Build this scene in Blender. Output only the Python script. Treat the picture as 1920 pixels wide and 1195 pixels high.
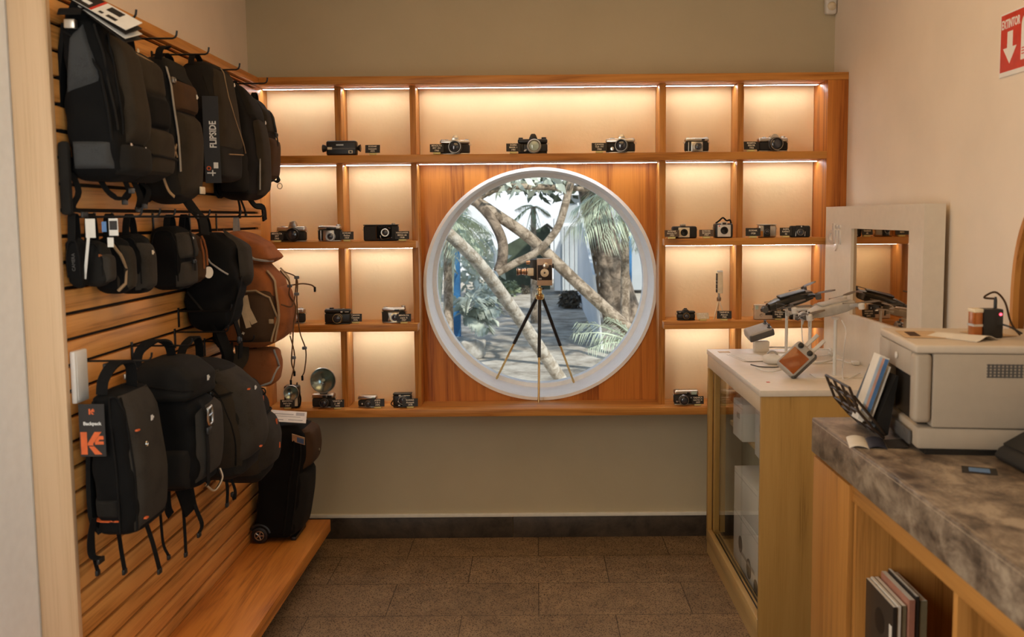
import bpy, bmesh, math, random
from mathutils import Vector, Matrix
random.seed(7)
for o in list(bpy.data.objects): bpy.data.objects.remove(o)
S = bpy.context.scene
COL = S.collection
PI = math.pi
# ------------------------------------------------------------------ camera
CAMH, FPX, PIT, YAW, ROL, SX, SY = 1.55, 1750., .0881, -.0025, -.0088, 41., -36.4
_F = Vector((math.sin(YAW)*math.cos(PIT), math.cos(YAW)*math.cos(PIT), -math.sin(PIT)))
_R0 = Vector((math.cos(YAW), -math.sin(YAW), 0)); _U0 = _R0.cross(_F)
_R = _R0*math.cos(ROL)+_U0*math.sin(ROL); _U = _U0*math.cos(ROL)-_R0*math.sin(ROL)
cd = bpy.data.cameras.new('camera'); cam = bpy.data.objects.new('camera', cd); COL.objects.link(cam)
cd.sensor_width = 36; cd.lens = FPX/1920*36; cd.shift_x = -SX/1920; cd.shift_y = SY/1920
cd.clip_start = .05; cd.clip_end = 200
m = Matrix((_R, _U, -_F)).transposed().to_4x4(); m.translation = (0, 0, CAMH); cam.matrix_world = m
cd.dof.use_dof = True; cd.dof.focus_distance = 4.35; cd.dof.aperture_fstop = 4.0
S.camera = cam
def ray(x, y): return _F+_R*((x-960-SX)/FPX)-_U*((y-597.5-SY)/FPX)
def at(x, y, Y=None, X=None, Z=None):
    d = ray(x, y)
    t = Y/d.y if Y is not None else X/d.x if X is not None else (Z-CAMH)/d.z
    p = d*t; p.z += CAMH; return p
# ------------------------------------------------------------------ light
S.view_settings.view_transform = 'Standard'; S.view_settings.look = 'None'
S.view_settings.exposure = 0.0; S.view_settings.gamma = 1.0; S.view_settings.use_curve_mapping = False
W = bpy.data.worlds.new('world'); S.world = W; W.use_nodes = True
nt = W.node_tree; bg = nt.nodes['Background']
sky = nt.nodes.new('ShaderNodeTexSky'); sky.sky_type = 'HOSEK_WILKIE'; sky.turbidity = 5; sky.ground_albedo = .4
sky.sun_direction = Vector((.45, -.35, .8)).normalized()
nt.links.new(sky.outputs[0], bg.inputs[0]); bg.inputs[1].default_value = 4.4
def light(name, kind, loc, energy, color, size=None, target=None, **kw):
    l = bpy.data.lights.new(name, kind); l.energy = energy; l.color = color
    if size is not None:
        if kind == 'AREA':
            l.shape = 'RECTANGLE'; l.size, l.size_y = size
        elif kind == 'SUN': l.angle = size
        else: l.shadow_soft_size = size
    for k, v in kw.items(): setattr(l, k, v)
    o = bpy.data.objects.new(name, l); COL.objects.link(o); o.location = loc
    if target is not None: o.rotation_euler = (Vector(target)-Vector(loc)).to_track_quat('-Z', 'Y').to_euler()
    return o
WARM = (1, .60, .25)
light('sun', 'SUN', (4, -3, 9), 4.2, (1, .95, .88), .02, (0, 6, 0))
light('ceiling_lamp', 'AREA', (.1, 2.75, 2.86), 12, WARM, (1.4, 1.2), (.1, 2.75, 0))
light('ceiling_lamp', 'AREA', (.1, .9, 2.86), 3, WARM, (1.2, .8), (.1, .9, 0))
light('side_door_daylight', 'AREA', (-1.30, 1.15, 1.55), 58, (1, .94, .85), (1.9, 2.0), (1.4, 2.0, 1.45))
light('shopfront_daylight', 'AREA', (.8, -.6, 1.6), 5.2, (.70, .89, 1), (1.0, 1.8), (-1.33, 1.7, 1.35), spread=1.1)
LED_STRENGTH = 40.0
LED_COLOR = (1.0, 1.03, 1.06, 1)
# ------------------------------------------------------------------ materials
MATS = {}
def _mat(name):
    m = bpy.data.materials.new(name); m.use_nodes = True; MATS[name] = m
    return m, m.node_tree, m.node_tree.nodes['Principled BSDF']
def rgb(c): return (c[0], c[1], c[2], 1)
def _coords(nt, scale=(1, 1, 1), kind='Object'):
    tc = nt.nodes.new('ShaderNodeTexCoord'); mp = nt.nodes.new('ShaderNodeMapping')
    nt.links.new(tc.outputs[kind], mp.inputs[0]); mp.inputs['Scale'].default_value = scale
    return mp.outputs[0]
def _noise(nt, vec, scale, detail=4, rough=.55, dist=0):
    n = nt.nodes.new('ShaderNodeTexNoise'); nt.links.new(vec, n.inputs['Vector'])
    n.inputs['Scale'].default_value = scale; n.inputs['Detail'].default_value = detail
    n.inputs['Roughness'].default_value = rough; n.inputs['Distortion'].default_value = dist
    return n.outputs[0]
def _ramp(nt, fac, stops):
    r = nt.nodes.new('ShaderNodeValToRGB'); nt.links.new(fac, r.inputs[0]); e = r.color_ramp.elements
    while len(e) < len(stops): e.new(.5)
    for q, (p, c) in zip(e, stops): q.position = p; q.color = rgb(c)
    return r.outputs[0]
def _bump(nt, b, h, strength, dist=.002):
    n = nt.nodes.new('ShaderNodeBump'); n.inputs['Strength'].default_value = strength; n.inputs['Distance'].default_value = dist
    nt.links.new(h, n.inputs['Height']); nt.links.new(n.outputs[0], b.inputs['Normal'])
def plain(name, c, rough=.5, metal=0, var=.12, scale=30, bump=0, emit=None, coat=0, spec=None):
    m, nt, b = _mat(name)
    v = _coords(nt); n = _noise(nt, v, scale)
    nt.links.new(_ramp(nt, n, [(.3, [x*(1-var) for x in c]), (.7, [min(1, x*(1+var)) for x in c])]), b.inputs['Base Color'])
    b.inputs['Roughness'].default_value = rough; b.inputs['Metallic'].default_value = metal
    if coat: b.inputs['Coat Weight'].default_value = coat
    if spec is not None: b.inputs['Specular IOR Level'].default_value = spec
    if bump: _bump(nt, b, n, bump)
    if emit:
        b.inputs['Emission Color'].default_value = rgb(emit[0]); b.inputs['Emission Strength'].default_value = emit[1]
    return m
def fabric(name, c, rough=.85, weave=900, var=.25):
    m, nt, b = _mat(name)
    v = _coords(nt); n = _noise(nt, v, 14, 3); f = _noise(nt, v, weave, 2, .7)
    mx = nt.nodes.new('ShaderNodeMath'); mx.operation = 'ADD'; nt.links.new(n, mx.inputs[0]); nt.links.new(f, mx.inputs[1])
    nt.links.new(_ramp(nt, mx.outputs[0], [(.75, [x*(1-var) for x in c]), (1.25, [x*(1+var) for x in c])]), b.inputs['Base Color'])
    b.inputs['Roughness'].default_value = rough; b.inputs['Specular IOR Level'].default_value = .15
    b.inputs['Sheen Weight'].default_value = .06; b.inputs['Sheen Roughness'].default_value = .5
    b.inputs['Sheen Tint'].default_value = rgb([min(1, x*6+.15) for x in c])
    _bump(nt, b, f, .35, .001)
    return m
def wood(name, light_c, dark_c, axis=0, rough=.42, ring=9, fine=1.0, var=1):
    m, nt, b = _mat(name)
    sc = [1., 1., 1.]; sc[axis] = .07
    v = _coords(nt, sc)
    big = _noise(nt, v, ring, 3, .5, 1.2)
    sc2 = [1., 1., 1.]; sc2[axis] = .02
    fi = _noise(nt, _coords(nt, sc2), 160*fine, 4, .7)
    wv = nt.nodes.new('ShaderNodeMath'); wv.operation = 'MULTIPLY'; nt.links.new(big, wv.inputs[0]); wv.inputs[1].default_value = 7
    fr = nt.nodes.new('ShaderNodeMath'); fr.operation = 'PINGPONG'; nt.links.new(wv.outputs[0], fr.inputs[0]); fr.inputs[1].default_value = 1
    mx = nt.nodes.new('ShaderNodeMath'); mx.operation = 'MULTIPLY_ADD'
    nt.links.new(fr.outputs[0], mx.inputs[0]); mx.inputs[1].default_value = .5; nt.links.new(fi, mx.inputs[2])
    mid = [(a+c)/2 for a, c in zip(light_c, dark_c)]
    lo = [c+(a-c)*(1-var) for a, c in zip(light_c, dark_c)]
    nt.links.new(_ramp(nt, mx.outputs[0], [(.38, [x*.72 for x in lo]), (.60, mid), (.92, [min(1, x*1.06) for x in light_c])]), b.inputs['Base Color'])
    b.inputs['Roughness'].default_value = rough; b.inputs['Specular IOR Level'].default_value = .35
    _bump(nt, b, fi, .12, .001)
    return m
def emitter(name, c, s):
    m, nt, b = _mat(name)
    b.inputs['Base Color'].default_value = rgb(c); b.inputs['Emission Color'].default_value = rgb(c); b.inputs['Emission Strength'].default_value = s
    return m
def glass(name, c=(1, 1, 1), alpha_like=.06, rough=.0):
    m, nt, b = _mat(name)
    out = nt.nodes['Material Output']; tr = nt.nodes.new('ShaderNodeBsdfTransparent'); gl = nt.nodes.new('ShaderNodeBsdfGlossy')
    tr.inputs[0].default_value = rgb(c); gl.inputs['Roughness'].default_value = rough
    lw = nt.nodes.new('ShaderNodeLayerWeight'); lw.inputs[0].default_value = .5
    pw_ = nt.nodes.new('ShaderNodeMath'); pw_.operation = 'POWER'; nt.links.new(lw.outputs['Facing'], pw_.inputs[0]); pw_.inputs[1].default_value = 4.5
    ma = nt.nodes.new('ShaderNodeMath'); ma.operation = 'MULTIPLY_ADD'; nt.links.new(pw_.outputs[0], ma.inputs[0]); ma.inputs[1].default_value = .55; ma.inputs[2].default_value = .018
    mx = nt.nodes.new('ShaderNodeMixShader'); nt.links.new(ma.outputs[0], mx.inputs[0])
    nt.links.new(tr.outputs[0], mx.inputs[1]); nt.links.new(gl.outputs[0], mx.inputs[2]); nt.links.new(mx.outputs[0], out.inputs[0])
    return m
def plaster(name, c, bump=.3):
    m, nt, b = _mat(name)
    v = _coords(nt); n = _noise(nt, v, 3.5, 5); f = _noise(nt, v, 60, 4)
    nt.links.new(_ramp(nt, n, [(.3, [x*.93 for x in c]), (.7, c)]), b.inputs['Base Color'])
    b.inputs['Roughness'].default_value = .85; b.inputs['Specular IOR Level'].default_value = .2
    _bump(nt, b, f, bump, .002)
    return m
def tile_floor(name):
    m, nt, b = _mat(name)
    v = _coords(nt)
    br = nt.nodes.new('ShaderNodeTexBrick'); nt.links.new(v, br.inputs['Vector'])
    br.inputs['Scale'].default_value = 1; br.inputs['Brick Width'].default_value = .6; br.inputs['Row Height'].default_value = .32
    br.inputs['Mortar Size'].default_value = .0022; br.offset = .5
    br.inputs['Color1'].default_value = (1, 1, 1, 1); br.inputs['Color2'].default_value = (.82, .82, .82, 1); br.inputs['Mortar'].default_value = (.35, .35, .35, 1)
    pit = nt.nodes.new('ShaderNodeTexVoronoi'); pit.inputs['Scale'].default_value = 150; nt.links.new(v, pit.inputs['Vector'])
    sel = _noise(nt, v, 90, 4, .7)
    md = nt.nodes.new('ShaderNodeMath'); md.operation = 'SUBTRACT'; nt.links.new(pit.outputs['Distance'], md.inputs[0])
    ms = nt.nodes.new('ShaderNodeMath'); ms.operation = 'MULTIPLY'; nt.links.new(sel, ms.inputs[0]); ms.inputs[1].default_value = .62
    nt.links.new(ms.outputs[0], md.inputs[1])
    pits = _ramp(nt, md.outputs[0], [(0, (.25, .22, .2)), (.1, (1, 1, 1))])
    base = _ramp(nt, _noise(nt, v, 9, 6, .7), [(.3, (.22, .145, .08)), (.7, (.38, .255, .14))])
    m1 = nt.nodes.new('ShaderNodeMix'); m1.data_type = 'RGBA'; m1.blend_type = 'MULTIPLY'; m1.inputs[0].default_value = 1
    nt.links.new(base, m1.inputs[6]); nt.links.new(br.outputs[0], m1.inputs[7])
    m2 = nt.nodes.new('ShaderNodeMix'); m2.data_type = 'RGBA'; m2.blend_type = 'MULTIPLY'; m2.inputs[0].default_value = 1
    nt.links.new(m1.outputs[2], m2.inputs[6]); nt.links.new(pits, m2.inputs[7])
    nt.links.new(m2.outputs[2], b.inputs['Base Color']); b.inputs['Roughness'].default_value = .62; b.inputs['Specular IOR Level'].default_value = .3
    _bump(nt, b, pits, .4, .002)
    return m
def stone(name, a, c, d, scale=6, st=(1, 1, 1), rough=.35):
    m, nt, b = _mat(name)
    v = _coords(nt, st); n = _noise(nt, v, scale, 9, .74, .35)
    nt.links.new(_ramp(nt, n, [(.38, d), (.5, c), (.62, a)]), b.inputs['Base Color'])
    b.inputs['Roughness'].default_value = rough
    _bump(nt, b, n, .15, .002)
    return m
def bark(name, a, d, scale=9):
    m, nt, b = _mat(name)
    n = _noise(nt, _coords(nt), scale, 7, .7, .6)
    nt.links.new(_ramp(nt, n, [(.42, d), (.58, a)]), b.inputs['Base Color']); b.inputs['Roughness'].default_value = .9
    _bump(nt, b, n, .8, .03)
    return m
M = {}
M['wall'] = plaster('cream_plaster_dim', (.57, .495, .335))  # back wall cream darkened so the side light leaves it dim
M['wall_right'] = plaster('cream_paint_lit', (.88, .77, .64), .15)  # lighter cream, the side walls' stronger light put into the colour
M['ceiling'] = plaster('ceiling_plaster', (.7, .6, .46))
M['white_wall'] = plain('white_paint', (.88, .91, .93), .6, var=.03)
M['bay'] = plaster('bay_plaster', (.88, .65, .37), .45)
M['floor'] = tile_floor('volcanic_stone_tile')
M['skirting'] = stone('dark_stone', (.085, .062, .042), (.06, .044, .03), (.03, .022, .015), 7, rough=.5)
M['trim'] = plain('white_trim', (.86, .84, .74), .5, var=.05)
OAK, OAKD = (.57, .25, .055), (.41, .145, .023)
M['oak_x'] = wood('oak_x', OAK, OAKD, 0)
M['oak_y'] = wood('oak_y', OAK, OAKD, 1)
M['bench'] = wood('bench_oak', (.74, .29, .052), (.52, .16, .020), 1)
M['oak_z'] = wood('oak_z', OAK, OAKD, 2)
M['oak_red'] = wood('oak_veneer', (.56, .20, .034), (.31, .078, .010), 2, ring=7)
M['pale_z'] = wood('pale_maple', (.72, .50, .30), (.62, .39, .20), 2, ring=5)
M['slat'] = wood('slat_wood', (.70, .315, .082), (.53, .205, .04), 1)
M['cab'] = wood('laminate_beech', (.44, .26, .075), (.38, .21, .052), 2, ring=4, fine=1.6)
M['counter'] = wood('counter_oak', (.52, .245, .062), (.44, .19, .04), 2, ring=4)
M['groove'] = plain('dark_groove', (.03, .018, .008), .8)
M['stone'] = stone('grey_brown_stone', (.40, .32, .23), (.22, .165, .115), (.07, .05, .036), 13, (1, .6, 1))
M['led'] = emitter('led_strip_light', LED_COLOR[:3], LED_STRENGTH)
M['led_body'] = plain('aluminium_profile', (.75, .72, .68), .4)
M['rim'] = plain('white_window_rim', (.90, .90, .88), .45, var=.03)
M['pane'] = glass('window_glass', (.97, .985, .98))
M['door_glass'] = glass('cabinet_glass', (.975, .985, .975))
M['black'] = plain('black_plastic', (.012, .011, .010), .42)
M['black_matte'] = plain('black_leatherette', (.018, .016, .014), .75, bump=.4, scale=500)
M['black_gloss'] = plain('black_gloss', (.008, .008, .008), .12)
M['chrome'] = plain('satin_chrome', (.62, .58, .52), .28, 1, var=.06)
M['chrome_dark'] = plain('aged_chrome', (.38, .34, .29), .32, 1)
M['brass'] = plain('brass', (.70, .48, .20), .28, 1)
M['lens'] = plain('coated_lens_glass', (.03, .035, .05), .05, 0, coat=1)
M['lens_pale'] = plain('pale_front_lens', (.45, .55, .47), .08, 0, coat=1)
M['white_p'] = plain('white_plastic', (.74, .71, .65), .4, var=.04)
M['grey_p'] = plain('grey_plastic', (.40, .37, .33), .5, var=.06)
M['grey_d'] = plain('dark_grey_plastic', (.09, .085, .08), .5, var=.08)
M['cream_p'] = plain('cream_metal', (.76, .65, .46), .4)
M['yellow'] = plain('pale_yellow_foam', (.72, .62, .25), .8)
M['card'] = plain('black_card', (.016, .013, .011), .55)
M['card_glare'] = plain('brown_glare_card', (.09, .055, .035), .35)  # black card colour lifted to brown to stand in for glare
M['ink'] = plain('pale_lettering', (.82, .74, .60), .6, var=.02)
M['white_ink'] = plain('white_lettering', (.85, .84, .80), .6, var=.02)
M['orange'] = plain('orange_print', (.75, .14, .03), .6)
M['red'] = plain('red_print', (.62, .045, .025), .45)
M['paper'] = plain('white_paper', (.78, .74, .66), .7, var=.05)
M['f_black'] = fabric('black_nylon', (.0042, .004, .0038))
M['f_char'] = fabric('charcoal_cordura', (.0125, .0112, .0095))
M['f_grey'] = fabric('grey_melange_fabric', (.034, .029, .023), weave=500)
M['f_slate'] = fabric('slate_mesh', (.042, .043, .043), weave=420)
M['f_olive'] = fabric('olive_brown_canvas', (.029, .0225, .015))
M['f_brown'] = fabric('brown_canvas', (.055, .029, .014))
M['f_rust'] = fabric('rust_orange_nylon', (.26, .085, .026))
M['f_tan'] = fabric('tan_webbing', (.30, .20, .11))
M['f_white'] = fabric('grey_piping', (.30, .28, .25))
M['strap'] = fabric('black_webbing', (.007, .0065, .006), weave=300)
M['hook'] = plain('black_steel', (.02, .018, .016), .35, .6)
# ------------------------------------------------------------------ mesh helpers
class MB:
    def __init__(s): s.bm = bmesh.new()
    def _add(s, t, mx=None):
        if mx is not None: bmesh.ops.transform(t, matrix=mx, verts=t.verts)
        me = bpy.data.meshes.new('t'); t.to_mesh(me); t.free(); s.bm.from_mesh(me); bpy.data.meshes.remove(me); return s
    def box(s, x0, x1, y0, y1, z0, z1, bev=0, seg=2, mx=None):
        t = bmesh.new(); bmesh.ops.create_cube(t, size=1)
        for v in t.verts: v.co = Vector(((x0+x1)/2+v.co.x*(x1-x0), (y0+y1)/2+v.co.y*(y1-y0), (z0+z1)/2+v.co.z*(z1-z0)))
        if bev:
            bev = min(bev, .49*min(abs(x1-x0), abs(y1-y0), abs(z1-z0)))
            bmesh.ops.bevel(t, geom=t.edges[:], offset=bev, segments=seg, profile=.5, affect='EDGES')
        bmesh.ops.recalc_face_normals(t, faces=t.faces); return s._add(t, mx)
    def rings(s, rs, cap=True, closed=True, mx=None):
        t = bmesh.new(); R = [[t.verts.new(p) for p in r] for r in rs]; n = len(R[0])
        for a, b in zip(R, R[1:]):
            for i in range(n if closed else n-1):
                j = (i+1) % n
                try: t.faces.new((a[i], a[j], b[j], b[i]))
                except ValueError: pass
        if cap and closed:
            for r, rev in ((R[0], 1), (R[-1], 0)):
                try: t.faces.new(r[::-1] if rev else r)
                except ValueError: pass
        bmesh.ops.remove_doubles(t, verts=t.verts, dist=1e-6)
        bmesh.ops.recalc_face_normals(t, faces=t.faces); return s._add(t, mx)
    def tube(s, pts, r, n=8, cap=True, mx=None):
        pts = [Vector(p) for p in pts]; rr = r if isinstance(r, (list, tuple)) else [r]*len(pts)
        d0 = (pts[1]-pts[0]).normalized(); up = Vector((0, 0, 1)) if abs(d0.z) < .9 else Vector((1, 0, 0))
        a = d0.cross(up).normalized(); rs = []
        for i, p in enumerate(pts):
            d = ((pts[min(i+1, len(pts)-1)]-pts[max(i-1, 0)])).normalized()
            a = (a-d*a.dot(d)).normalized(); b = d.cross(a)
            rs.append([p+(a*math.cos(2*PI*k/n)+b*math.sin(2*PI*k/n))*rr[i] for k in range(n)])
        return s.rings(rs, cap, True, mx)
    def lathe(s, prof, p=(0, 0, 0), axis=(0, -1, 0), n=28, mx=None):
        ax = Vector(axis).normalized(); up = Vector((0, 0, 1)) if abs(ax.z) < .9 else Vector((1, 0, 0))
        a = ax.cross(up).normalized(); b = ax.cross(a); p = Vector(p)
        return s.rings([[p+ax*h+(a*math.cos(2*PI*k/n)+b*math.sin(2*PI*k/n))*max(r, 1e-5) for k in range(n)] for r, h in prof], True, True, mx)
    def prism(s, poly, a, b, axis='y', bev=0, seg=2, mx=None):
        f = {'y': lambda u, v, w: (u, w, v), 'x': lambda u, v, w: (w, u, v), 'z': lambda u, v, w: (u, v, w)}[axis]
        t = bmesh.new(); A = [t.verts.new(f(u, v, a)) for u, v in poly]; B = [t.verts.new(f(u, v, b)) for u, v in poly]; n = len(A)
        t.faces.new(A); t.faces.new(B[::-1])
        for i in range(n): t.faces.new((A[i], B[i], B[(i+1) % n], A[(i+1) % n]))
        bmesh.ops.recalc_face_normals(t, faces=t.faces)
        if bev: bmesh.ops.bevel(t, geom=t.edges[:], offset=bev, segments=seg, profile=.5, affect='EDGES')
        return s._add(t, mx)
    def ribbon(s, pts, w, th=.0016, side=(0, 1, 0), mx=None):
        pts = [Vector(p) for p in pts]; sd = Vector(side).normalized(); rs = []
        for i, p in enumerate(pts):
            d = (pts[min(i+1, len(pts)-1)]-pts[max(i-1, 0)]).normalized()
            a = (sd-d*sd.dot(d)).normalized(); b = d.cross(a)
            ww = w[i] if isinstance(w, (list, tuple)) else w
            rs.append([p+a*ww/2+b*th/2, p-a*ww/2+b*th/2, p-a*ww/2-b*th/2, p+a*ww/2-b*th/2])
        return s.rings(rs, True, True, mx)
    def torus(s, c, R, r, axis=(0, 1, 0), n=28, k=8, mx=None):
        ax = Vector(axis).normalized(); up = Vector((0, 0, 1)) if abs(ax.z) < .9 else Vector((1, 0, 0)); a = ax.cross(up).normalized(); b = ax.cross(a); c = Vector(c)
        rs = []
        for i in range(n+1):
            e = a*math.cos(2*PI*i/n)+b*math.sin(2*PI*i/n)
            rs.append([c+e*(R+r*math.cos(2*PI*j/k))+ax*r*math.sin(2*PI*j/k) for j in range(k)])
        return s.rings(rs, False, True, mx)
    def quad(s, pts):
        s.bm.faces.new([s.bm.verts.new(p) for p in pts]); return s
    def build(s, name, mat, parent=None, smooth=True, sub=0, loc=None, ang=40):
        me = bpy.data.meshes.new(name); s.bm.to_mesh(me); s.bm.free()
        me.materials.append(M[mat] if isinstance(mat, str) else mat)
        if smooth:
            for p in me.polygons: p.use_smooth = True
            me.set_sharp_from_angle(angle=math.radians(ang))
        o = bpy.data.objects.new(name, me); COL.objects.link(o)
        if loc is not None: o.location = loc
        if parent is not None: o.parent = parent
        if sub:
            q = o.modifiers.new('sub', 'SUBSURF'); q.levels = q.render_levels = sub
        return o
def tag(o, label, cat, group=None, kind=None):
    o['label'] = label; o['category'] = cat
    if group: o['group'] = group
    if kind: o['kind'] = kind
    return o
def thing(name, label, cat, loc=(0, 0, 0), rz=0, group=None, rot=None):
    o = bpy.data.objects.new(name, None); COL.objects.link(o); o.location = loc
    o.rotation_euler = rot if rot else (0, 0, rz); o.empty_display_size = .05
    return tag(o, label, cat, group)
def struct(o, label=None, cat=None):
    o['kind'] = 'structure'
    if label: o['label'] = label; o['category'] = cat
    return o
_dg = None
def text_mesh(txt, size, align='CENTER', extrude=.0004, spacing=1.0, bold=0):
    c = bpy.data.curves.new('txt', 'FONT'); c.body = txt; c.size = size; c.align_x = align; c.align_y = 'CENTER'
    c.extrude = extrude; c.space_character = spacing; c.offset = bold; c.resolution_u = 2
    o = bpy.data.objects.new('txt', c); COL.objects.link(o)
    dg = bpy.context.evaluated_depsgraph_get(); me = bpy.data.meshes.new_from_object(o.evaluated_get(dg))
    bpy.data.objects.remove(o); bpy.data.curves.remove(c); return me
def text(name, txt, size, mat, parent, loc, right=(1, 0, 0), up=(0, 0, 1), align='CENTER', extrude=.0004, spacing=1., bold=0, sx=1):
    me = text_mesh(txt, size, align, extrude, spacing, bold); me.materials.clear(); me.materials.append(M[mat]); me.name = name
    r = Vector(right).normalized(); u = Vector(up); u = (u-r*u.dot(r)).normalized(); n = r.cross(u)
    mx = Matrix((r*sx, u, n)).transposed().to_4x4(); mx.translation = Vector(loc); me.transform(mx)
    o = bpy.data.objects.new(name, me); COL.objects.link(o); o.parent = parent; return o
def arc(c, r, a0, a1, n, ax1, ax2):
    c, ax1, ax2 = Vector(c), Vector(ax1), Vector(ax2)
    return [c+ax1*r*math.cos(a0+(a1-a0)*i/n)+ax2*r*math.sin(a0+(a1-a0)*i/n) for i in range(n+1)]
def smooth_path(pts, k=5):
    P = [Vector(p) for p in pts]; P = [P[0]*2-P[1]]+P+[P[-1]*2-P[-2]]; out = []
    for i in range(1, len(P)-2):
        for j in range(k):
            t = j/k; a, b, c, d = P[i-1], P[i], P[i+1], P[i+2]
            out.append(.5*((2*b)+(c-a)*t+(2*a-5*b+4*c-d)*t*t+(3*b-a-3*c+d)*t**3))
    out.append(P[-2]); return out
def copy_tree(o, parent=None):
    c = o.copy(); COL.objects.link(c)
    if parent is not None: c.parent = parent
    for ch in list(o.children): copy_tree(ch, c)
    return c
# ------------------------------------------------------------------ room shell
XL, XR, YB, YF, ZC, YN = -1.333, 1.395, 4.42, 4.21, 2.9, -2.0
WT = .33                                              # back wall thickness
CX, CZ, CR = .020, 1.229, .541                        # round window
def holed(x0, x1, z0, z1, cx, cz, r, y0, y1, n=96):
    mb = MB(); bm = mb.bm
    def edge(a):
        dx, dz = math.cos(a), math.sin(a); t = 1e9
        if dx > 1e-9: t = min(t, (x1-cx)/dx)
        if dx < -1e-9: t = min(t, (x0-cx)/dx)
        if dz > 1e-9: t = min(t, (z1-cz)/dz)
        if dz < -1e-9: t = min(t, (z0-cz)/dz)
        return cx+dx*t, cz+dz*t
    A = sorted([2*PI*i/n for i in range(n)]+[math.atan2(z-cz, x-cx) % (2*PI) for x in (x0, x1) for z in (z0, z1)])
    I0, O0, I1, O1 = [], [], [], []
    for a in A:
        ex, ez = edge(a); ix, iz = cx+r*math.cos(a), cz+r*math.sin(a)
        I0.append(bm.verts.new((ix, y0, iz))); O0.append(bm.verts.new((ex, y0, ez)))
        I1.append(bm.verts.new((ix, y1, iz))); O1.append(bm.verts.new((ex, y1, ez)))
    k = len(A)
    for i in range(k):
        j = (i+1) % k
        for q in ((I0[i], O0[i], O0[j], I0[j]), (I1[j], O1[j], O1[i], I1[i]), (I0[j], I1[j], I1[i], I0[i]), (O0[i], O1[i], O1[j], O0[j])): bm.faces.new(q)
    bmesh.ops.recalc_face_normals(bm, faces=bm.faces); return mb
struct(MB().box(XL-.2, XR+.2, YN-.2, YB+WT, -.12, 0).build('floor', 'floor', smooth=False))
struct(MB().box(XL-.2, XR+.2, YN-.2, YB+WT, ZC, ZC+.15).build('ceiling', 'ceiling', smooth=False))
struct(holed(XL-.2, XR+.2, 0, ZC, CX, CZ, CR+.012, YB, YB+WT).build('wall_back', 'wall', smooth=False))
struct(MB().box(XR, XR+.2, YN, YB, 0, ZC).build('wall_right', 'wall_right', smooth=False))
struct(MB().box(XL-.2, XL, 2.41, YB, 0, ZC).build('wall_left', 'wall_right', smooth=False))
struct(MB().box(XL-.2, XL, YN, 2.405, 0, ZC).build('wall_left_front', 'white_wall', smooth=False))
struct(MB().box(XL-.2, XR+.2, YN-.2, YN, 0, ZC).build('wall_front', 'wall', smooth=False))
b = MB()
for x0, x1 in ((-1.33, -.123), (-.1205, 1.39)): b.box(x0, x1, YB-.012, YB, 0, .104, .002)
struct(b.build('baseboard_back', 'skirting'))
struct(MB().box(-1.33, 1.39, YB-.018, YB, .1045, .122, .002).build('trim_1', 'trim'))
# ------------------------------------------------------------------ round window
w = thing('window_1', 'round white-rimmed window in the wooden shelf wall', 'window'); w['kind'] = 'structure'
def tubering(ro, ri, y0, y1, n=96):
    m_ = MB(); R = []
    for r, y in ((ro, y0), (ro, y1), (ri, y1), (ri, y0), (ro, y0)):
        R.append([(CX+r*math.cos(2*PI*i/n), y, CZ+r*math.sin(2*PI*i/n)) for i in range(n)])
    return m_.rings(R, False)
tubering(CR+.011, CR-.004, YB-.028, YB+WT).build('reveal', 'rim', w, ang=30)
fr = tubering(CR-.004, CR-.024, YB+.235, YB+.30).build('window_frame', 'rim', w, ang=30)
MB().lathe([(CR-.02, 0), (CR-.02, .006)], (CX, YB+.262, CZ), (0, 1, 0), 96).build('pane', 'pane', w, smooth=False)
# ------------------------------------------------------------------ lit display shelf unit
su = thing('display_shelf_unit', 'built-in oak shelf wall with lit bays around the round window', 'shelf')
XD = [(-.905, -.876), (-.565, -.538), (.565, .594), (.918, .946)]
Z1, Z2, Z3, Z4, ZT = (1.797, 1.831), (1.414, 1.446), (1.036, 1.069), (.641, .675), (2.144, 2.177)
XA, XB = -1.248, 1.303
MB().box(XA, XR-.001, YF, YB-.001, *ZT, .0015).build('top_board', 'oak_x', su)
MB().box(XA-.03, XA, YF, YB-.001, Z4[0], ZT[0], .001).build('side_panel', 'oak_z', su)
MB().box(XB, XR-.001, YF, YB-.001, .60, ZT[0]-.0005, .0015).build('end_post', 'oak_red', su)
DF = YF+.07
for (x0, x1) in XD:
    MB().box(x0, x1, DF, YB-.001, Z4[1], ZT[0], .001).build('divider', 'oak_z', su)
MB().box(XA, XB, YF-.004, YB-.001, *Z1, .002).build('shelf_board', 'oak_x', su)
for zz in (Z2, Z3):
    MB().box(XA, XD[1][1]-.001, YF-.004, YB-.001, *zz, .002).build('shelf_board', 'oak_x', su)
    MB().box(XD[2][0]+.013, XB, YF-.004, YB-.001, *zz, .002).build('shelf_board', 'oak_x', su)
MB().box(XA, XB, YF-.004, YB-.001, *Z4, .002).build('shelf_board', 'oak_x', su)
holed(XD[1][1], XD[2][0], Z4[1], Z1[0], CX, CZ, CR+.0115, YB-.02, YB-.0015).build('window_panel', 'oak_red', su, smooth=False)
cols = [(XA, XD[0][0]), (XD[0][1], XD[1][0]), (XD[1][1], XD[2][0]), (XD[2][1], XD[3][0]), (XD[3][1], XB)]
rows = [(Z1[1], ZT[0]), (Z2[1], Z1[0]), (Z3[1], Z2[0]), (Z4[1], Z3[0])]
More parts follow.
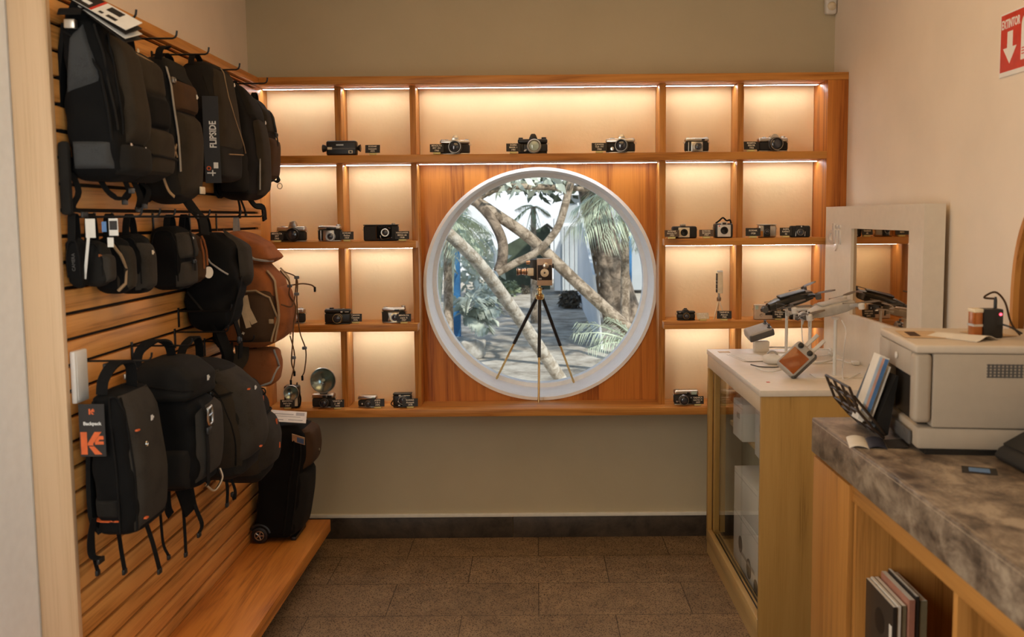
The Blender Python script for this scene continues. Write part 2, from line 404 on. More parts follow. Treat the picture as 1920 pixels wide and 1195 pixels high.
for ri, (z0, z1) in enumerate(rows):
    for ci, (x0, x1) in enumerate(cols):
        if ci == 2 and ri > 1: continue
        yb = YB-.02 if (ci == 2 and ri == 1) else YB-.006
        if not (ci == 2 and ri == 1):
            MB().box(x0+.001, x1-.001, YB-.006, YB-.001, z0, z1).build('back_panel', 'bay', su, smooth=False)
        pr = MB().box(x0+.004, x1-.004, yb-.080, yb-.066, z1-.004, z1-.0005).build('light_profile', 'led_body', su, smooth=False)
        MB().box(x0+.006, x1-.006, yb-.078, yb-.068, z1-.0046, z1-.0038).build('led_strip', 'led', pr, smooth=False)
# ------------------------------------------------------------------ slatwall on the left
XS = -1.236
sw = thing('slat_wall', 'grooved wooden slat wall panel carrying the hanging bags', 'wall panel', (XS, 2.41, 0))
SZ = [1.167+.0685*k for k in range(-15, 15)]
G = .010
prof = [(-.02, .10)]
b = MB(); zs = [.08]+[z for z in SZ if .1 < z < 2.13]+[2.14]
bb = MB()
for a, c in zip(zs, zs[1:]):
    bb.box(-.018, 0, .02, 1.80, a+G/2, c-G/2, .002)
bb.build('slats', 'slat', sw)
MB().box(-.07, -.024, .021, 1.80, .08, 2.14).build('groove_backing', 'groove', sw, smooth=False)
MB().box(XL-XS+.001, .004, 0, .02, 0, 2.9, .0015).build('end_post', 'pale_z', sw)
MB().box(XL-XS+.001, .012, .02, 1.80, 2.141, 2.176, .002).build('top_rail', 'oak_y', sw)
# bench
MB()
bn = thing('display_bench', 'low wooden platform bench along the foot of the slat wall', 'bench', (-1.1, 3, 0))
MB().box(-.134, .142, -1.6, 1.2, .112, .167, .003).build('bench_top', 'bench', bn)
MB().box(-.134, .06, -1.55, 1.17, 0, .112).build('plinth_shade', 'groove', bn, smooth=False)  # near-black colour paints the shade of the recess under the bench
# ------------------------------------------------------------------ vintage cameras on the shelves (front = -y, origin = base centre)
M['tan_metal'] = plain('beige_metal', (.56, .44, .32), .4)
M['clear_card'] = plain('clear_acrylic', (.62, .52, .36), .15)
M['dish'] = plain('blue_grey_mirror_dish', (.30, .38, .38), .22, .85)
M['cine_tan'] = plain('tan_grey_enamel', (.46, .33, .23), .4)
M['cine_brown'] = plain('dark_brown_leatherette', (.022, .013, .009), .7)
M['copper'] = plain('copper_chrome', (.62, .42, .31), .25, .9)
SHELF = {1: 1.831, 2: 1.446, 3: 1.069, 4: .675}
def spot(row, x0, x1, ybase):
    z = SHELF[row]; xc = (x0+x1)/2
    if row <= 2: Y = YF+.016
    else: Y = min(max(at(xc, ybase, Z=z).y, YF+.016), YF+.05)
    k = Y/1750/.9961
    return at(xc, 600, Y=Y).x+(.0002 if row else 0), Y, z, (x1-x0)*k, k
def lens_unit(t, c, r, L, barrel='black', ring='chrome', gl='lens', rings=3):
    x, y, z = c
    pr = [(r*1.08, 0), (r*1.08, L*.15), (r, L*.17), (r, L*.42), (r*.95, L*.44), (r*.95, L*.62), (r, L*.64), (r, L), (r*.86, L), (r*.74, L*.86), (1e-4, L*.84)]
    le = MB().lathe(pr, c, (0, -1, 0), 32).build('lens', barrel, t)
    rr = MB().torus((x, y-L*.97, z), r*.93, r*.07, (0, 1, 0), 32, 6)
    if rings > 1: rr.torus((x, y-L*.2, z), r*1.04, r*.05, (0, 1, 0), 32, 6)
    rr.build('lens_ring', ring, le)
    MB().lathe([(r*.73, 0), (r*.6, .0022), (r*.3, .0042), (1e-4, .0048)], (x, y-L*.845, z), (0, -1, 0), 24).build('lens_glass', gl, le)
    return le
def knob(t, x, y, z, r, h, mat, name='knob'):
    return MB().lathe([(r*.9, 0), (r, h*.12), (r, h*.85), (r*.88, h), (1e-4, h)], (x, y, z), (0, 0, 1), 20).build(name, mat, t)
def camera_body(name, label, row, px, w_=None, h=.09, d=.042, top='chrome', skin='black_matte', top_h=.3, base=True, rz=0, lens=None, prism=None, knobs=(), windows=(), grip=None, cat='camera', extra=None, depth=0):
    X, Y, z, w, k = spot(row, *px)
    t = thing(name, label, cat, (X, Y+depth+d/2, z+.0006), rz, 'old cameras on the shelves')
    hb = h*(1-top_h)
    MB().box(-w/2, w/2, -d/2, d/2, .004 if base else 0, hb, min(.009, d*.22), 3).build('body', skin, t)
    if base: MB().box(-w/2+.001, w/2-.001, -d/2+.001, d/2-.001, 0, .005, .002).build('base_plate', top, t)
    if top_h > .02: MB().box(-w/2, w/2, -d/2, d/2, hb, h, min(.007, d*.2), 3).build('top_plate', top, t)
    if lens:
        for L in (lens if isinstance(lens, list) else [lens]):
            fx, fz, r, ln = L[:4]; lens_unit(t, (w*fx, -d/2+.001, max(h*fz, r*1.13)), r, ln, *L[4:])
    if prism:
        kind, fx, pw, ph, mt = prism; cx = w*fx
        if kind == 'roof': poly = [(cx-pw/2, h-.002), (cx-pw*.27, h+ph), (cx+pw*.27, h+ph), (cx+pw/2, h-.002)]
        else: poly = [(cx+pw/2*math.cos(PI-PI*i/12), h-.003+ph*math.sin(PI*i/12)) for i in range(13)]
        MB().prism(poly, -d/2-.002, d/2-.006, 'y', .002).build('prism_housing', mt, t)
        if kind == 'roof':
            MB().box(cx-pw*.2, cx+pw*.2, -.004, .012, h+ph-.001, h+ph+.004, .001).build('flash_shoe', mt, t)
            MB().box(cx-pw*.46, cx+pw*.46, -d/2-.0035, -d/2+.004, hb-.002, h+.001, .0015).build('name_plate', mt, t)
    for kx, kr, kh, km in knobs: knob(t, w*kx, .002, h-.001, kr, kh, km)
    for wx, wz, ww, wh, wm in windows:
        MB().box(w*wx-ww/2, w*wx+ww/2, -d/2-.0022, -d/2+.002, h*wz-wh/2, h*wz+wh/2, .001).build('viewfinder_window', wm, t)
    if grip: MB().box(w*grip[0]-grip[1]/2, w*grip[0]+grip[1]/2, -d/2-grip[2], -d/2+.003, .003, hb*.95, .005, 3).build('grip', skin, t)
    for sx in (-1, 1): MB().torus((sx*(w/2+.002), 0, h*.68), .0035, .0009, (0, 1, 0), 12, 5).build('strap_lug', 'chrome_dark', t)
    if extra: extra(t, w, h, d)
    return t
def card(label, row, px, txt, yaw=0, mat='card', lean=.18, z0=None, h=.036, fore=0):
    X, Y, z, w, k = spot(row, *px)
    Y = Y-.012+fore
    t = thing('name_card', label, 'label card', (X, Y, z+.0005), yaw, 'name cards on the shelves')
    MB().box(-.016, .016, -.008, .010, 0, .0115, .002).build('foam_base', 'yellow', t)
    mx = Matrix.Translation((0, -.0095, .0085)) @ Matrix.Rotation(-lean, 4, 'X')
    MB().box(-w/2, w/2, -.0008, .0008, 0, h, mx=mx).build('panel', mat, t, smooth=False)
    up = mx.to_3x3() @ Vector((0, 0, 1)); n = len(txt)
    for i, s in enumerate(txt):
        p = mx @ Vector((0, -.0014, h*(.80-.30*i) if n == 3 else h*(.68-.36*i)))
        sz = min(.0105, w*.92/max(4, len(s))/.66)
        text('lettering', s, sz, 'ink', t, p, (1, 0, 0), up, bold=.0002)
    return t
# --- top row
def movie_extra(t, w, h, d):
    knob_ax = ((-w/2-.001, 1), (w/2+.001, -1))
    MB().lathe([(.011, 0), (.011, .006), (.014, .008), (.018, .02), (.016, .022), (1e-4, .018)], (-w/2+.002, 0, h*.5), (-1, 0, 0), 24).build('front_lens', 'black', t)
    MB().lathe([(.008, 0), (.009, .006), (.016, .015), (.017, .018), (1e-4, .016)], (w/2-.002, 0, h*.5), (1, 0, 0), 24).build('eyepiece', 'black', t)
    MB().box(-w*.46, w*.46, -d/2-.001, -d/2+.001, h*.42, h*.5).build('side_strip', 'grey_d', t)
    MB().box(-w*.45, -w*.3, -d/2-.0015, -d/2+.001, h*.40, h*.56).build('badge', 'cream_p', t)
    MB().box(-w*.16, w*.08, -d/2-.0014, -d/2+.001, h*.66, h*.75).build('badge', 'chrome_dark', t)
    fb = MB()
    for a, b_, c, e in ((.24, .27, .12, .34), (.35, .38, .12, .34), (.24, .38, .12, .16), (.24, .38, .30, .34)): fb.box(w*a, w*b_, -d/2-.0014, -d/2+.001, h*c, h*e)
    fb.build('counter_frame', 'cream_p', t)
camera_body('movie_camera', 'black home movie camera lying on its side-facing body, top shelf left', 1, (620, 676, 290), h=.066, d=.045, top='black', skin='black', top_h=0, base=False, extra=movie_extra, cat='movie camera')['label'] = 'flat black home movie camera with lens and eyepiece at its two ends'
card('black name card standing right of the black home movie camera', 1, (694, 721, 289), ['KODAK', 'Instamatic', '1971'])
SLRK = lambda m_: ((-.42, .007, .005, m_), (-.28, .009, .005, m_), (.40, .008, .006, m_))
camera_body('slr_camera', 'silver and black reflex camera with low peaked prism, above the window left edge', 1, (830, 885, 289), h=.064, lens=(.02, .45, .028, .038, 'black', 'chrome_dark', 'lens'), prism=('roof', .02, .036, .018, 'chrome'), knobs=SLRK('chrome_dark'), top_h=.27)
card('black name card left of the silver reflex camera with peaked prism above the window', 1, (813, 838, 288), ['MINOLTA', 'SRT 101', '1966'], .05, fore=-.01)
camera_body('slr_camera', 'all black reflex camera with big pale green lens at the middle of the top shelf', 1, (974, 1029, 288), h=.066, top='black', skin='black', lens=(.05, .45, .0295, .03, 'chrome_dark', 'chrome', 'lens_pale'), prism=('roof', .02, .04, .02, 'black'), knobs=((-.4, .010, .008, 'black'), (.38, .011, .009, 'black')), top_h=.3, grip=(-.38, .022, .006),
    extra=lambda t, w, h, d: MB().prism([(-w*.32, h*.16), (-w*.25, h*.30), (-w*.19, h*.30), (-w*.24, h*.16)], -d/2-.003, -d/2+.001, 'y').build('self_timer_lever', 'chrome', t))
card('black name card left of the all black reflex camera on the top shelf', 1, (953, 979, 287), ['SIGMA', 'MARK 1', '1981'], .05, fore=-.01)
camera_body('slr_camera', 'silver and black reflex camera turned aside with rose tinted lens, above the window right edge', 1, (1137, 1191, 285), h=.064, rz=-.16, lens=(.06, .44, .028, .04, 'black', 'chrome_dark', 'lens'), prism=('roof', .05, .034, .016, 'chrome'), knobs=((-.28, .012, .006, 'chrome'), (.42, .008, .003, 'chrome')), top_h=.3,
    extra=lambda t, w, h, d: knob(t, 0, 0, 0, .001, .001, 'chrome', 'pin') and MB().lathe([(.008, 0), (.008, .004), (1e-4, .005)], (-w*.26, -d/2, h*.3), (0, -1, 0), 18).build('self_timer', 'chrome', t))
card('black name card left of the silver reflex camera with rose tinted lens', 1, (1110, 1138, 283), ['CANON', 'TLB / FT', '1966'], -.02)
def folder_extra(chrome_x=-.1):
    def f(t, w, h, d):
        MB().box(w*.0-.024+w*chrome_x*.2, w*.0+.024, -d/2-.008, -d/2+.001, .003, h*.72, .002).build('lens_board', 'chrome', t)
        for sx in (-.36, -.24): MB().box(w*sx-.002, w*sx+.002, -d/2-.004, -d/2+.002, .002, h*.72, .001).build('cover_strut', 'chrome', t)
    return f
camera_body('folding_camera', 'small silver folding camera alone in the first bay right of the long top bay', 1, (1283, 1327, 284), h=.064, d=.04, lens=(.02, .36, .019, .024, 'chrome', 'chrome_dark', 'lens'), knobs=((-.36, .008, .004, 'chrome'), (.4, .009, .006, 'chrome')), windows=((.25, .86, .014, .008, 'black'),), top_h=.26, extra=folder_extra())
camera_body('slr_camera', 'silver and black reflex camera with domed prism in the top right bay', 1, (1418, 1473, 282), h=.062, rz=.04, lens=(.04, .42, .029, .036, 'black', 'chrome_dark', 'lens'), prism=('dome', .04, .038, .02, 'chrome'), knobs=((-.27, .009, .006, 'chrome_dark'), (.36, .010, .008, 'chrome')), top_h=.3)
card('black name card leaning beside the domed reflex camera in the top right bay', 1, (1389, 1417, 280), ['MAMIYA', 'SEKOR', '1966'], .06)
# --- second row left
camera_body('slr_camera', 'silver and black reflex camera on the second shelf beside the hanging backpacks', 2, (524, 577, 451), h=.068, lens=(.1, .38, .0285, .036, 'black', 'black', 'lens'), prism=('roof', .06, .038, .022, 'chrome'), knobs=((-.32, .010, .004, 'chrome_dark'), (.4, .009, .002, 'chrome')), top_h=.32)
card('black name card in front of the reflex camera on the left second shelf', 2, (517, 540, 451), ['MINOLTA', 'SRT', '1966'], .05, fore=-.02)
camera_body('folding_camera', 'silver folding camera with open front standing before the first divider, left second shelf', 2, (600, 643, 451), h=.07, d=.045, lens=(.08, .32, .019, .026, 'chrome', 'chrome', 'lens'), knobs=((-.38, .008, .004, 'chrome'), (.36, .010, .008, 'chrome')), windows=((.1, .84, .045, .008, 'black'),), top_h=.24, extra=folder_extra())
card('black slanted name card right of the silver folding camera, left second shelf', 2, (643, 668, 450), ['KODAK', 'Retina', '1939'], .12)
def bellows_extra(t, w, h, d):
    b_ = MB()
    for i in range(5): b_.box(-.010-.027+i*.0035+.02, .03-i*.0035+.02, -d/2-.006*(i+1), -d/2-.006*i, .012+i*.002, h*.92-i*.002, .0018)
    b_.build('bellows', 'f_black', t)
    lens_unit(t, (w*.16, -d/2-.03, h*.52), .017, .012, 'chrome_dark', 'chrome', 'lens', 1)
    MB().box(-w*.14, -w*.06, -d/2-.004, -d/2+.001, .004, h*.97, .001).build('leather_edge', 'f_brown', t)
    s_ = MB()
    s_.tube(smooth_path([(-w*.02, -d/2, h*.9), (w*.0, -d/2-.018, h*.6), (w*.03, -d/2-.03, h*.2), (w*.06, -d/2, h*.1)]), .0016, 6)
    s_.tube([(w*.0, -d/2-.002, h*.9), (w*.3, -d/2-.028, h*.78)], .0016, 6); s_.tube([(w*.02, -d/2-.002, h*.1), (w*.34, -d/2-.028, h*.22)], .0016, 6)
    s_.build('strut', 'chrome', t)
    knob(t, w*.35, 0, h-.002, .008, .008, 'chrome_dark')
camera_body('bellows_camera', 'large black bellows camera unfolded on the left second shelf', 2, (685, 750, 451), h=.074, d=.036, top='black', skin='black_matte', top_h=.06, base=False, extra=bellows_extra)
card('black name card right of the large bellows camera', 2, (746, 772, 449), ['VOIGTLANDER', 'BESSA 66', '1938'], .03, fore=-.012)
# --- third row left
camera_body('compact_camera', 'silver and black compact camera half hidden behind the orange brown backpack', 3, (531, 570, 605), h=.068, lens=(-.05, .37, .0235, .026, 'chrome', 'chrome', 'lens'), windows=((-.25, .82, .02, .014, 'lens'), (.16, .82, .022, .013, 'lens_pale')), knobs=((.3, .010, .006, 'chrome'),), top_h=.32)
camera_body('rangefinder_camera', 'all black rangefinder camera with ringed lens before the first divider, third shelf', 3, (608, 657, 613), h=.068, d=.045, top='black', skin='black', lens=(.02, .40, .021, .028, 'black', 'brass', 'lens'), windows=((.16, .82, .009, .007, 'white_p'), (-.12, .5, .004, .014, 'cream_p'), (.36, .82, .018, .003, 'ink')), knobs=((-.40, .011, .004, 'chrome'), (-.25, .010, .007, 'black'), (.2, .006, .003, 'chrome')), top_h=.26, rz=.03)
card('black name card right of the all black rangefinder camera', 3, (655, 679, 604), ['CANON', 'Canonet', '1972'], .04, fore=.01)
def dk_ext(t, w, h, d):
    for sx in (-1, 1):
        MB().prism([(sx*w*.49, .006), (sx*w*.49, h*.72), (sx*w*.38, h*.78), (sx*w*.24, h*.70), (sx*w*.20, h*.4), (sx*w*.26, .006)], -d/2-.002, -d/2+.002, 'y').build('leatherette_panel', 'black_matte', t)
camera_body('rangefinder_camera', 'silver rangefinder camera with rounded black side panels on the left third shelf', 3, (716, 760, 605), h=.070, d=.042, skin='chrome_dark', lens=(.08, .36, .021, .022, 'chrome', 'brass', 'lens'), windows=((.14, .84, .022, .007, 'black'),), knobs=((-.36, .009, .005, 'chrome'), (.40, .010, .010, 'chrome')), top_h=.24, extra=dk_ext)
card('black name card before the silver rangefinder camera with rounded black panels', 3, (745, 772, 606), ['MINOLTA', 'super A', '1957'], .04, fore=-.005)
# --- bottom row left
def dish(t, c, R, dep, stalk=None):
    x, y, z = c
    ds = MB().lathe([(.004, dep), (R*.35, dep*.94), (R*.7, dep*.6), (R*.93, dep*.15), (R, 0), (R*1.03, .001), (R*.97, dep*.2), (R*.72, dep*.68), (R*.3, dep*1.02), (1e-4, dep*1.04)], c, (0, 1, 0), 40).build('flash_reflector', 'dish', t)
    MB().torus(c, R, .0016, (0, 1, 0), 40, 6).build('rim', 'chrome', ds)
    MB().lathe([(.002, .03*R/.06), (.008*R/.06, .02*R/.06), (.0095*R/.06, .008*R/.06), (.006*R/.06, -.002), (1e-4, -.004)], (x, y, z), (0, 1, 0), 16).build('bulb', 'lens_pale', ds)
    return ds
def boxflash(t, w, h, d):
    MB().box(-.022, .030, -d/2-.004, -d/2+.001, .01, h*.60, .002).build('face_plate', 'cream_p', t)
    MB().lathe([(.010, 0), (.010, .006), (.006, .007), (1e-4, .004)], (.004, -d/2-.003, h*.34), (0, -1, 0), 20).build('lens', 'black', t)
    dish(t, (.006, -d/2-.02, h*.73), .035, .018)
    MB().tube(smooth_path([(w/2-.004, 0, h*.7), (w/2+.006, -.01, h*.4), (w/2+.002, -.02, h*.1), (w*.3, -.03, .004)]), .004, 6).build('strap', 'strap', t)
    MB().box(w*.3, w*.38, -.005, .005, h-.002, h+.012, .001).build('knob', 'black', t)
camera_body('box_camera', 'black box camera with a small round flash reflector on its front, bottom shelf', 4, (527, 555, 757), h=.104, d=.05, top='black', skin='black', top_h=0, base=False, extra=boxflash)
card('black name card before the box camera with small flash reflector', 4, (522, 549, 766), ['BROWNIE', 'Bull´s Eye', '1954'], .08)
def bigflash(t, w, h, d):
    MB().box(-.018, .018, -.012, .014, h-.001, h+.014, .003).build('flash_foot', 'black', t)
    MB().tube([(0, .005, h+.01), (-.01, 0, h+.05)], .006, 10).build('flash_stem', 'chrome', t)
    dish(t, (.004, -d/2-.008, h+.064), .058, .03)
camera_body('compact_camera', 'silver and black compact camera under a large round flash dish, bottom shelf', 4, (580, 622, 760), h=.066, d=.045, lens=(.06, .38, .019, .022, 'black', 'chrome', 'lens'), windows=((.06, .82, .016, .01, 'black'), (.3, .82, .02, .01, 'black')), top_h=.32, extra=bigflash)
card('black name card beside the compact camera under the large flash dish', 4, (618, 643, 759), ['YASHICA', 'J - MF', '1975'], .12, fore=-.01)
camera_body('compact_camera', 'small silver topped compact camera in the bottom bay right of the flash camera', 4, (667, 702, 756), h=.055, d=.04, lens=(.1, .36, .0155, .02, 'black', 'chrome_dark', 'lens'), windows=((.34, .84, .012, .006, 'lens_pale'), (-.26, .32, .007, .007, 'chrome')), top_h=.36, rz=-.06)
card('black name card before the small silver topped compact camera', 4, (692, 718, 760), ['AGFA', '110 S', '1972'], .1)
camera_body('compact_camera', 'black compact camera with a strap at its left side, bottom shelf beside the window panel', 4, (733, 768, 760), h=.064, d=.045, top='black', skin='black', lens=(.05, .55, .019, .02, 'black', 'chrome_dark', 'lens'), windows=((-.12, .86, .010, .007, 'white_p'), (.26, .86, .03, .003, 'ink'), (-.16, .14, .010, .005, 'chrome'), (-.2, .42, .006, .006, 'chrome')), top_h=.1,
    extra=lambda t, w, h, d: MB().tube(smooth_path([(-w/2, 0, h*.5), (-w/2-.010, -.005, h*.25), (-w/2-.004, -.02, .01), (-w*.2, -.035, .003)]), .0028, 6).build('strap', 'f_brown', t))
card('black name card before the black compact camera with side strap', 4, (752, 781, 759), ['KODAK', 'Autopak', '1978'], .1)
# --- second row right
def brownie_face(cx, fw, fz0, fz1, lr=.016):
    def f(t, w, h, d):
        MB().box(w*cx-fw/2, w*cx+fw/2, -d/2-.010, -d/2+.002, h*fz0, h*fz1, .002).build('face_plate', 'cream_p', t)
        MB().lathe([(lr, 0), (lr, .004), (lr*.75, .005), (lr*.4, .003), (1e-4, .003)], (w*cx, -d/2-.009, h*(fz0+fz1)/2), (0, -1, 0), 24).build('lens', 'black_gloss', t)
        MB().box(w*cx-.012, w*cx+.012, -.012, .012, h-.001, h+.010, .003).build('viewfinder', 'chrome_dark', t)
    return f
def eyelevel(t, w, h, d):
    brownie_face(-.05, .05, .08, .9)(t, w, h, d)
camera_body('box_camera', 'wide black roll film camera with cream face plate, right second shelf', 2, (1261, 1306, 443), h=.054, d=.06, top='black_matte', skin='black_matte', top_h=0, base=False, extra=eyelevel)
card('name card with painted brown glare left of the wide black camera with cream face', 2, (1243, 1270, 444), ['KODAK', 'Brownie 127', '1953'], .0, 'card_glare', fore=-.025, h=.03)
def holiday(t, w, h, d):
    MB().box(-w*.36, w*.36, -d/2-.004, -d/2+.002, h*.08, h*.90, .002).build('face_plate', 'white_p', t)
    MB().lathe([(.017, 0), (.017, .005), (.012, .006), (.006, .003), (1e-4, .003)], (0, -d/2-.003, h*.52), (0, -1, 0), 24).build('lens', 'black_gloss', t)
    fr_ = MB(); fr_.box(-.014, .014, -d/2-.006, -d/2+.006, h*.88, h*1.10, .002); fr_.build('viewfinder', 'chrome', t)
    MB().box(-.008, .008, -d/2-.007, -d/2+.004, h*.93, h*1.05, .001).build('viewfinder_window', 'black', t)
    MB().box(-w*.3, -w*.24, -d/2-.005, -d/2, h*.78, h*.86).build('badge', 'red', t)
    MB().tube(smooth_path([(-w*.4, 0, h), (-w*.2, 0, h+.012), (-.0, 0, h+.025), (w*.2, 0, h+.012), (w*.4, .005, h+.014), (w*.46, 0, h*.9)]), .004, 6).build('strap', 'strap', t)
camera_body('box_camera', 'upright black box camera with pale face and carrying strap, right second shelf', 2, (1339, 1373, 443), h=.066, d=.055, top='black', skin='black', top_h=0, base=False, extra=holiday)
card('slanted name card with painted brown glare left of the upright box camera with pale face', 2, (1309, 1335, 442), ['KODAK', 'Brownie', '1957'], -.12, 'card_glare', h=.03)
def e3(t, w, h, d):
    MB().box(-w*.22, w*.14, -d/2-.004, -d/2+.002, .004, h*.95, .002).build('front_panel', 'black', t)
    lens_unit(t, (-w*.06, -d/2-.003, h*.45), .012, .012, 'black', 'chrome_dark', 'lens', 1)
    MB().box(-w*.46, -w*.25, -d/2-.002, -d/2+.001, h*.06, h*.5, .001).build('wooden_panel', 'oak_x', t)
camera_body('compact_camera', 'small silver camera with a black centre strip, right second shelf beside the divider', 2, (1420, 1454, 441), h=.06, d=.04, skin='chrome', top_h=.06, base=False, extra=e3)
card('black slanted name card left of the small silver camera with black centre', 2, (1395, 1422, 440), ['KODAK', '1928'], -.12)
def e4(t, w, h, d):
    lens_unit(t, (-w*.05, -d/2-.004, h*.45), .0145, .015, 'chrome_dark', 'chrome_dark', 'lens', 1)
    MB().box(-w*.25, w*.16, -d/2-.008, -d/2+.002, .004, h*1.03, .002).build('lens_board', 'black', t)
    for sx in (-.27, .19): MB().tube([(w*sx, -d/2-.006, h*.1), (w*(sx+.03), -d/2-.004, h*.5)], .0015, 6).build('strut', 'chrome', t)
    MB().box(-w*.02, w*.04, -d/2-.010, -d/2, h*.88, h*1.0, .001).build('viewfinder_window', 'white_p', t)
camera_body('folding_camera', 'black folding camera at the end of the right second shelf', 2, (1480, 1517, 441), h=.052, d=.034, top='black', skin='black_matte', top_h=0, base=False, extra=e4)
card('black name card left of the black folding camera, right second shelf', 2, (1460, 1482, 439), ['AGFA', 'KARAT', '36'], -.12, fore=.015)
# --- third row right
camera_body('slr_camera', 'tiny all black reflex camera on the right third shelf', 3, (1270, 1304, 598), h=.042, d=.04, top='black', skin='black', lens=(.0, .5, .0145, .02, 'black', 'brass', 'lens'), prism=('roof', -.02, .034, .008, 'black'), windows=((-.34, .85, .010, .005, 'chrome_dark'),), top_h=.25, rz=-.05)
card('clear pale name card beside the tiny black reflex camera', 3, (1305, 1328, 599), ['PENTAX', '110', '1978'], .12, 'clear_card', .5, h=.03)
def spycam():
    X, Y, z, w, k = spot(3, 1338, 1362, 597)
    t = thing('subminiature_camera', 'slim upright spy camera on a tiny silver tripod, right third shelf', 'camera', (X, Y+.03, z), 0, 'old cameras on the shelves')
    top = .092
    for a in (-2.5, -.6, 1.6): MB().tube([(0, 0, top), (math.cos(a)*.034, math.sin(a)*.034, .003)], [.0035, .0022], 8).build('leg', 'cream_p', t)
    MB().lathe([(.008, 0), (.010, .004), (.010, .016), (.006, .018), (.004, .03), (.005, .036), (1e-4, .036)], (0, 0, top-.006), (0, 0, 1), 16).build('tripod_head', 'chrome_dark', t)
    b_ = MB().box(-.009, .016, -.012, .012, top+.03, top+.128, .003, 3).build('body', 'cream_p', t)
    MB().box(-.0135, -.0085, -.010, .010, top+.034, top+.122, .001).build('face_strip', 'black', t)
    for zz in (.072, .086, .05): MB().box(-.0145, -.009, -.011, .011, top+zz, top+zz+.002).build('trim_band', 'chrome', t)
    MB().box(-.009, .016, -.0105, .0105, top+.127, top+.135, .003).build('end_cap', 'white_p', t)
spycam()
M['clear_card'] = plain('clear_acrylic', (.62, .52, .36), .15)
card('black name card at the foot of the spy camera tripod', 3, (1343, 1370, 598), ['YASHICA', 'Atoron', '1965'], -.08, fore=-.0)
def disc(t, w, h, d):
    MB().box(-w*.02, w*.48, -d/2-.002, -d/2+.001, h*.3, h*.96, .001).build('front_panel', 'black', t)
    MB().box(-w*.46, -w*.32, -d/2-.002, -d/2+.001, h*.68, h*.94, .001).build('flash_window', 'lens_pale', t)
    MB().torus((-w*.2, -d/2-.001, h*.3), .006, .001, (0, 1, 0), 16, 5).build('shutter_ring', 'chrome_dark', t)
    MB().box(w*.06, w*.26, -d/2-.003, -d/2, h*.5, h*.6, .001).build('badge', 'chrome', t)
    MB().lathe([(.006, 0), (.006, .003), (1e-4, .002)], (w*.34, -d/2-.002, h*.74), (0, -1, 0), 16).build('lens', 'lens', t)
camera_body('disc_camera', 'flat beige camera with black upper right quarter, right third shelf', 3, (1414, 1457, 595), h=.070, d=.024, skin='tan_metal', top_h=0, base=False, extra=disc)
card('black name card before the flat beige camera, right third shelf', 3, (1446, 1470, 595), ['KODAK', 'Disc 4000', '1982'], .0, fore=-.0)
camera_body('compact_camera', 'small black camera behind the drone stand pole, right third shelf', 3, (1481, 1505, 596), h=.046, d=.035, top='black', skin='black', lens=(.0, .45, .012, .014, 'black', 'chrome', 'lens'), windows=((-.3, .8, .010, .006, 'chrome'),), top_h=.2)
# --- bottom row right
camera_body('compact_camera', 'silver topped black compact camera with pop-up viewfinder, bottom right bay', 4, (1265, 1311, 755), h=.068, d=.045, lens=(-.12, .36, .0215, .024, 'black', 'chrome', 'lens'), windows=((.07, .82, .014, .008, 'black'), (.31, .82, .026, .015, 'lens_pale'), (.22, .5, .013, .006, 'chrome'), (-.38, .24, .010, .007, 'chrome')), knobs=((-.34, .009, .003, 'chrome'),), top_h=.3)
card('black name card before the compact camera in the bottom right bay', 4, (1297, 1319, 757), ['YASHICA', 'ELECTRO 35', '1977'], .04)
# ------------------------------------------------------------------ cine camera on its tripod in the window
t = thing('tripod', 'slim tripod with black upper and brass lower legs standing in the round window', 'tripod', (CX-.005, 4.46, Z4[1]))
P0 = at(1012, 548, Y=4.46); zt = P0.z-Z4[1]; ox = P0.x-(CX-.005)
feet = []
ff = at(1010, 757, Z=Z4[1]); feet.append((ff.x-t.location.x, ff.y-t.location.y, .0045))
for px, y in ((931, 718), (1076, 721)):
    yy = 4.60; p = at(px, y, Y=yy); dx = p.x-CX; r_ = CR-.0045
    zz = CZ-math.sqrt(r_*r_-dx*dx); feet.append((p.x-t.location.x, yy-t.location.y, zz-Z4[1]+.006))
for f_ in feet:
    a = Vector((ox+.012*(1 if f_[0] > .02 else -1 if f_[0] < -.05 else 0), 0, zt-.022)); c = Vector(f_); mid = a.lerp(c, .56 if abs(f_[0]) > .05 else .58)
    lg = MB().tube([a, mid], .0085, 10).build('leg', 'black', t)
    MB().tube([a.lerp(c, .55), c+(a-c).normalized()*.012], [.006, .005], 10).build('lower_leg', 'brass', lg)
    MB().tube([c+(a-c).normalized()*.014, c], [.0065, .005], 10).build('foot', 'brass', lg)
MB().lathe([(.017, -.035), (.021, -.03), (.021, -.012), (.012, -.006), (.010, .006), (.014, .012), (.013, .02), (.006, .024), (.006, .034), (1e-4, .034)], (ox, 0, zt), (0, 0, 1), 20).build('tripod_head', 'brass', t)
MB().tube([(ox-.01, 0, zt+.016), (ox+.022, -.006, zt+.016)], .0035, 8).build('lock_screw', 'black', t)
q0 = at(1008, 541, Y=4.46); q1 = at(1034, 490, Y=4.46); cl = at(1007, 541, Y=4.46)
zb = zt+Z4[1]+.033
c = thing('cine_camera', 'upright brown and silver cine camera with side lens on top of the tripod', 'movie camera', (cl.x, 4.46, zb))
hh = q1.z-q0.z
hh = .128; x1 = .073
MB().box(0, x1, -.03, .03, 0, hh, .003, 2).build('body', 'cine_tan', c)
MB().box(.003, x1-.002, -.0315, -.028, .026, hh-.030, .001).build('side_panel', 'cine_brown', c)
MB().prism([(-.032, .034), (0, .024), (0, hh-.004), (-.032, hh-.004)], -.024, .024, 'y', .002).build('front_housing', 'black', c)
kk = MB().lathe([(.015, 0), (.015, .006), (.012, .008), (1e-4, .008)], (x1*.57, -.03, hh*.74), (0, -1, 0), 24).build('dial', 'chrome', c)
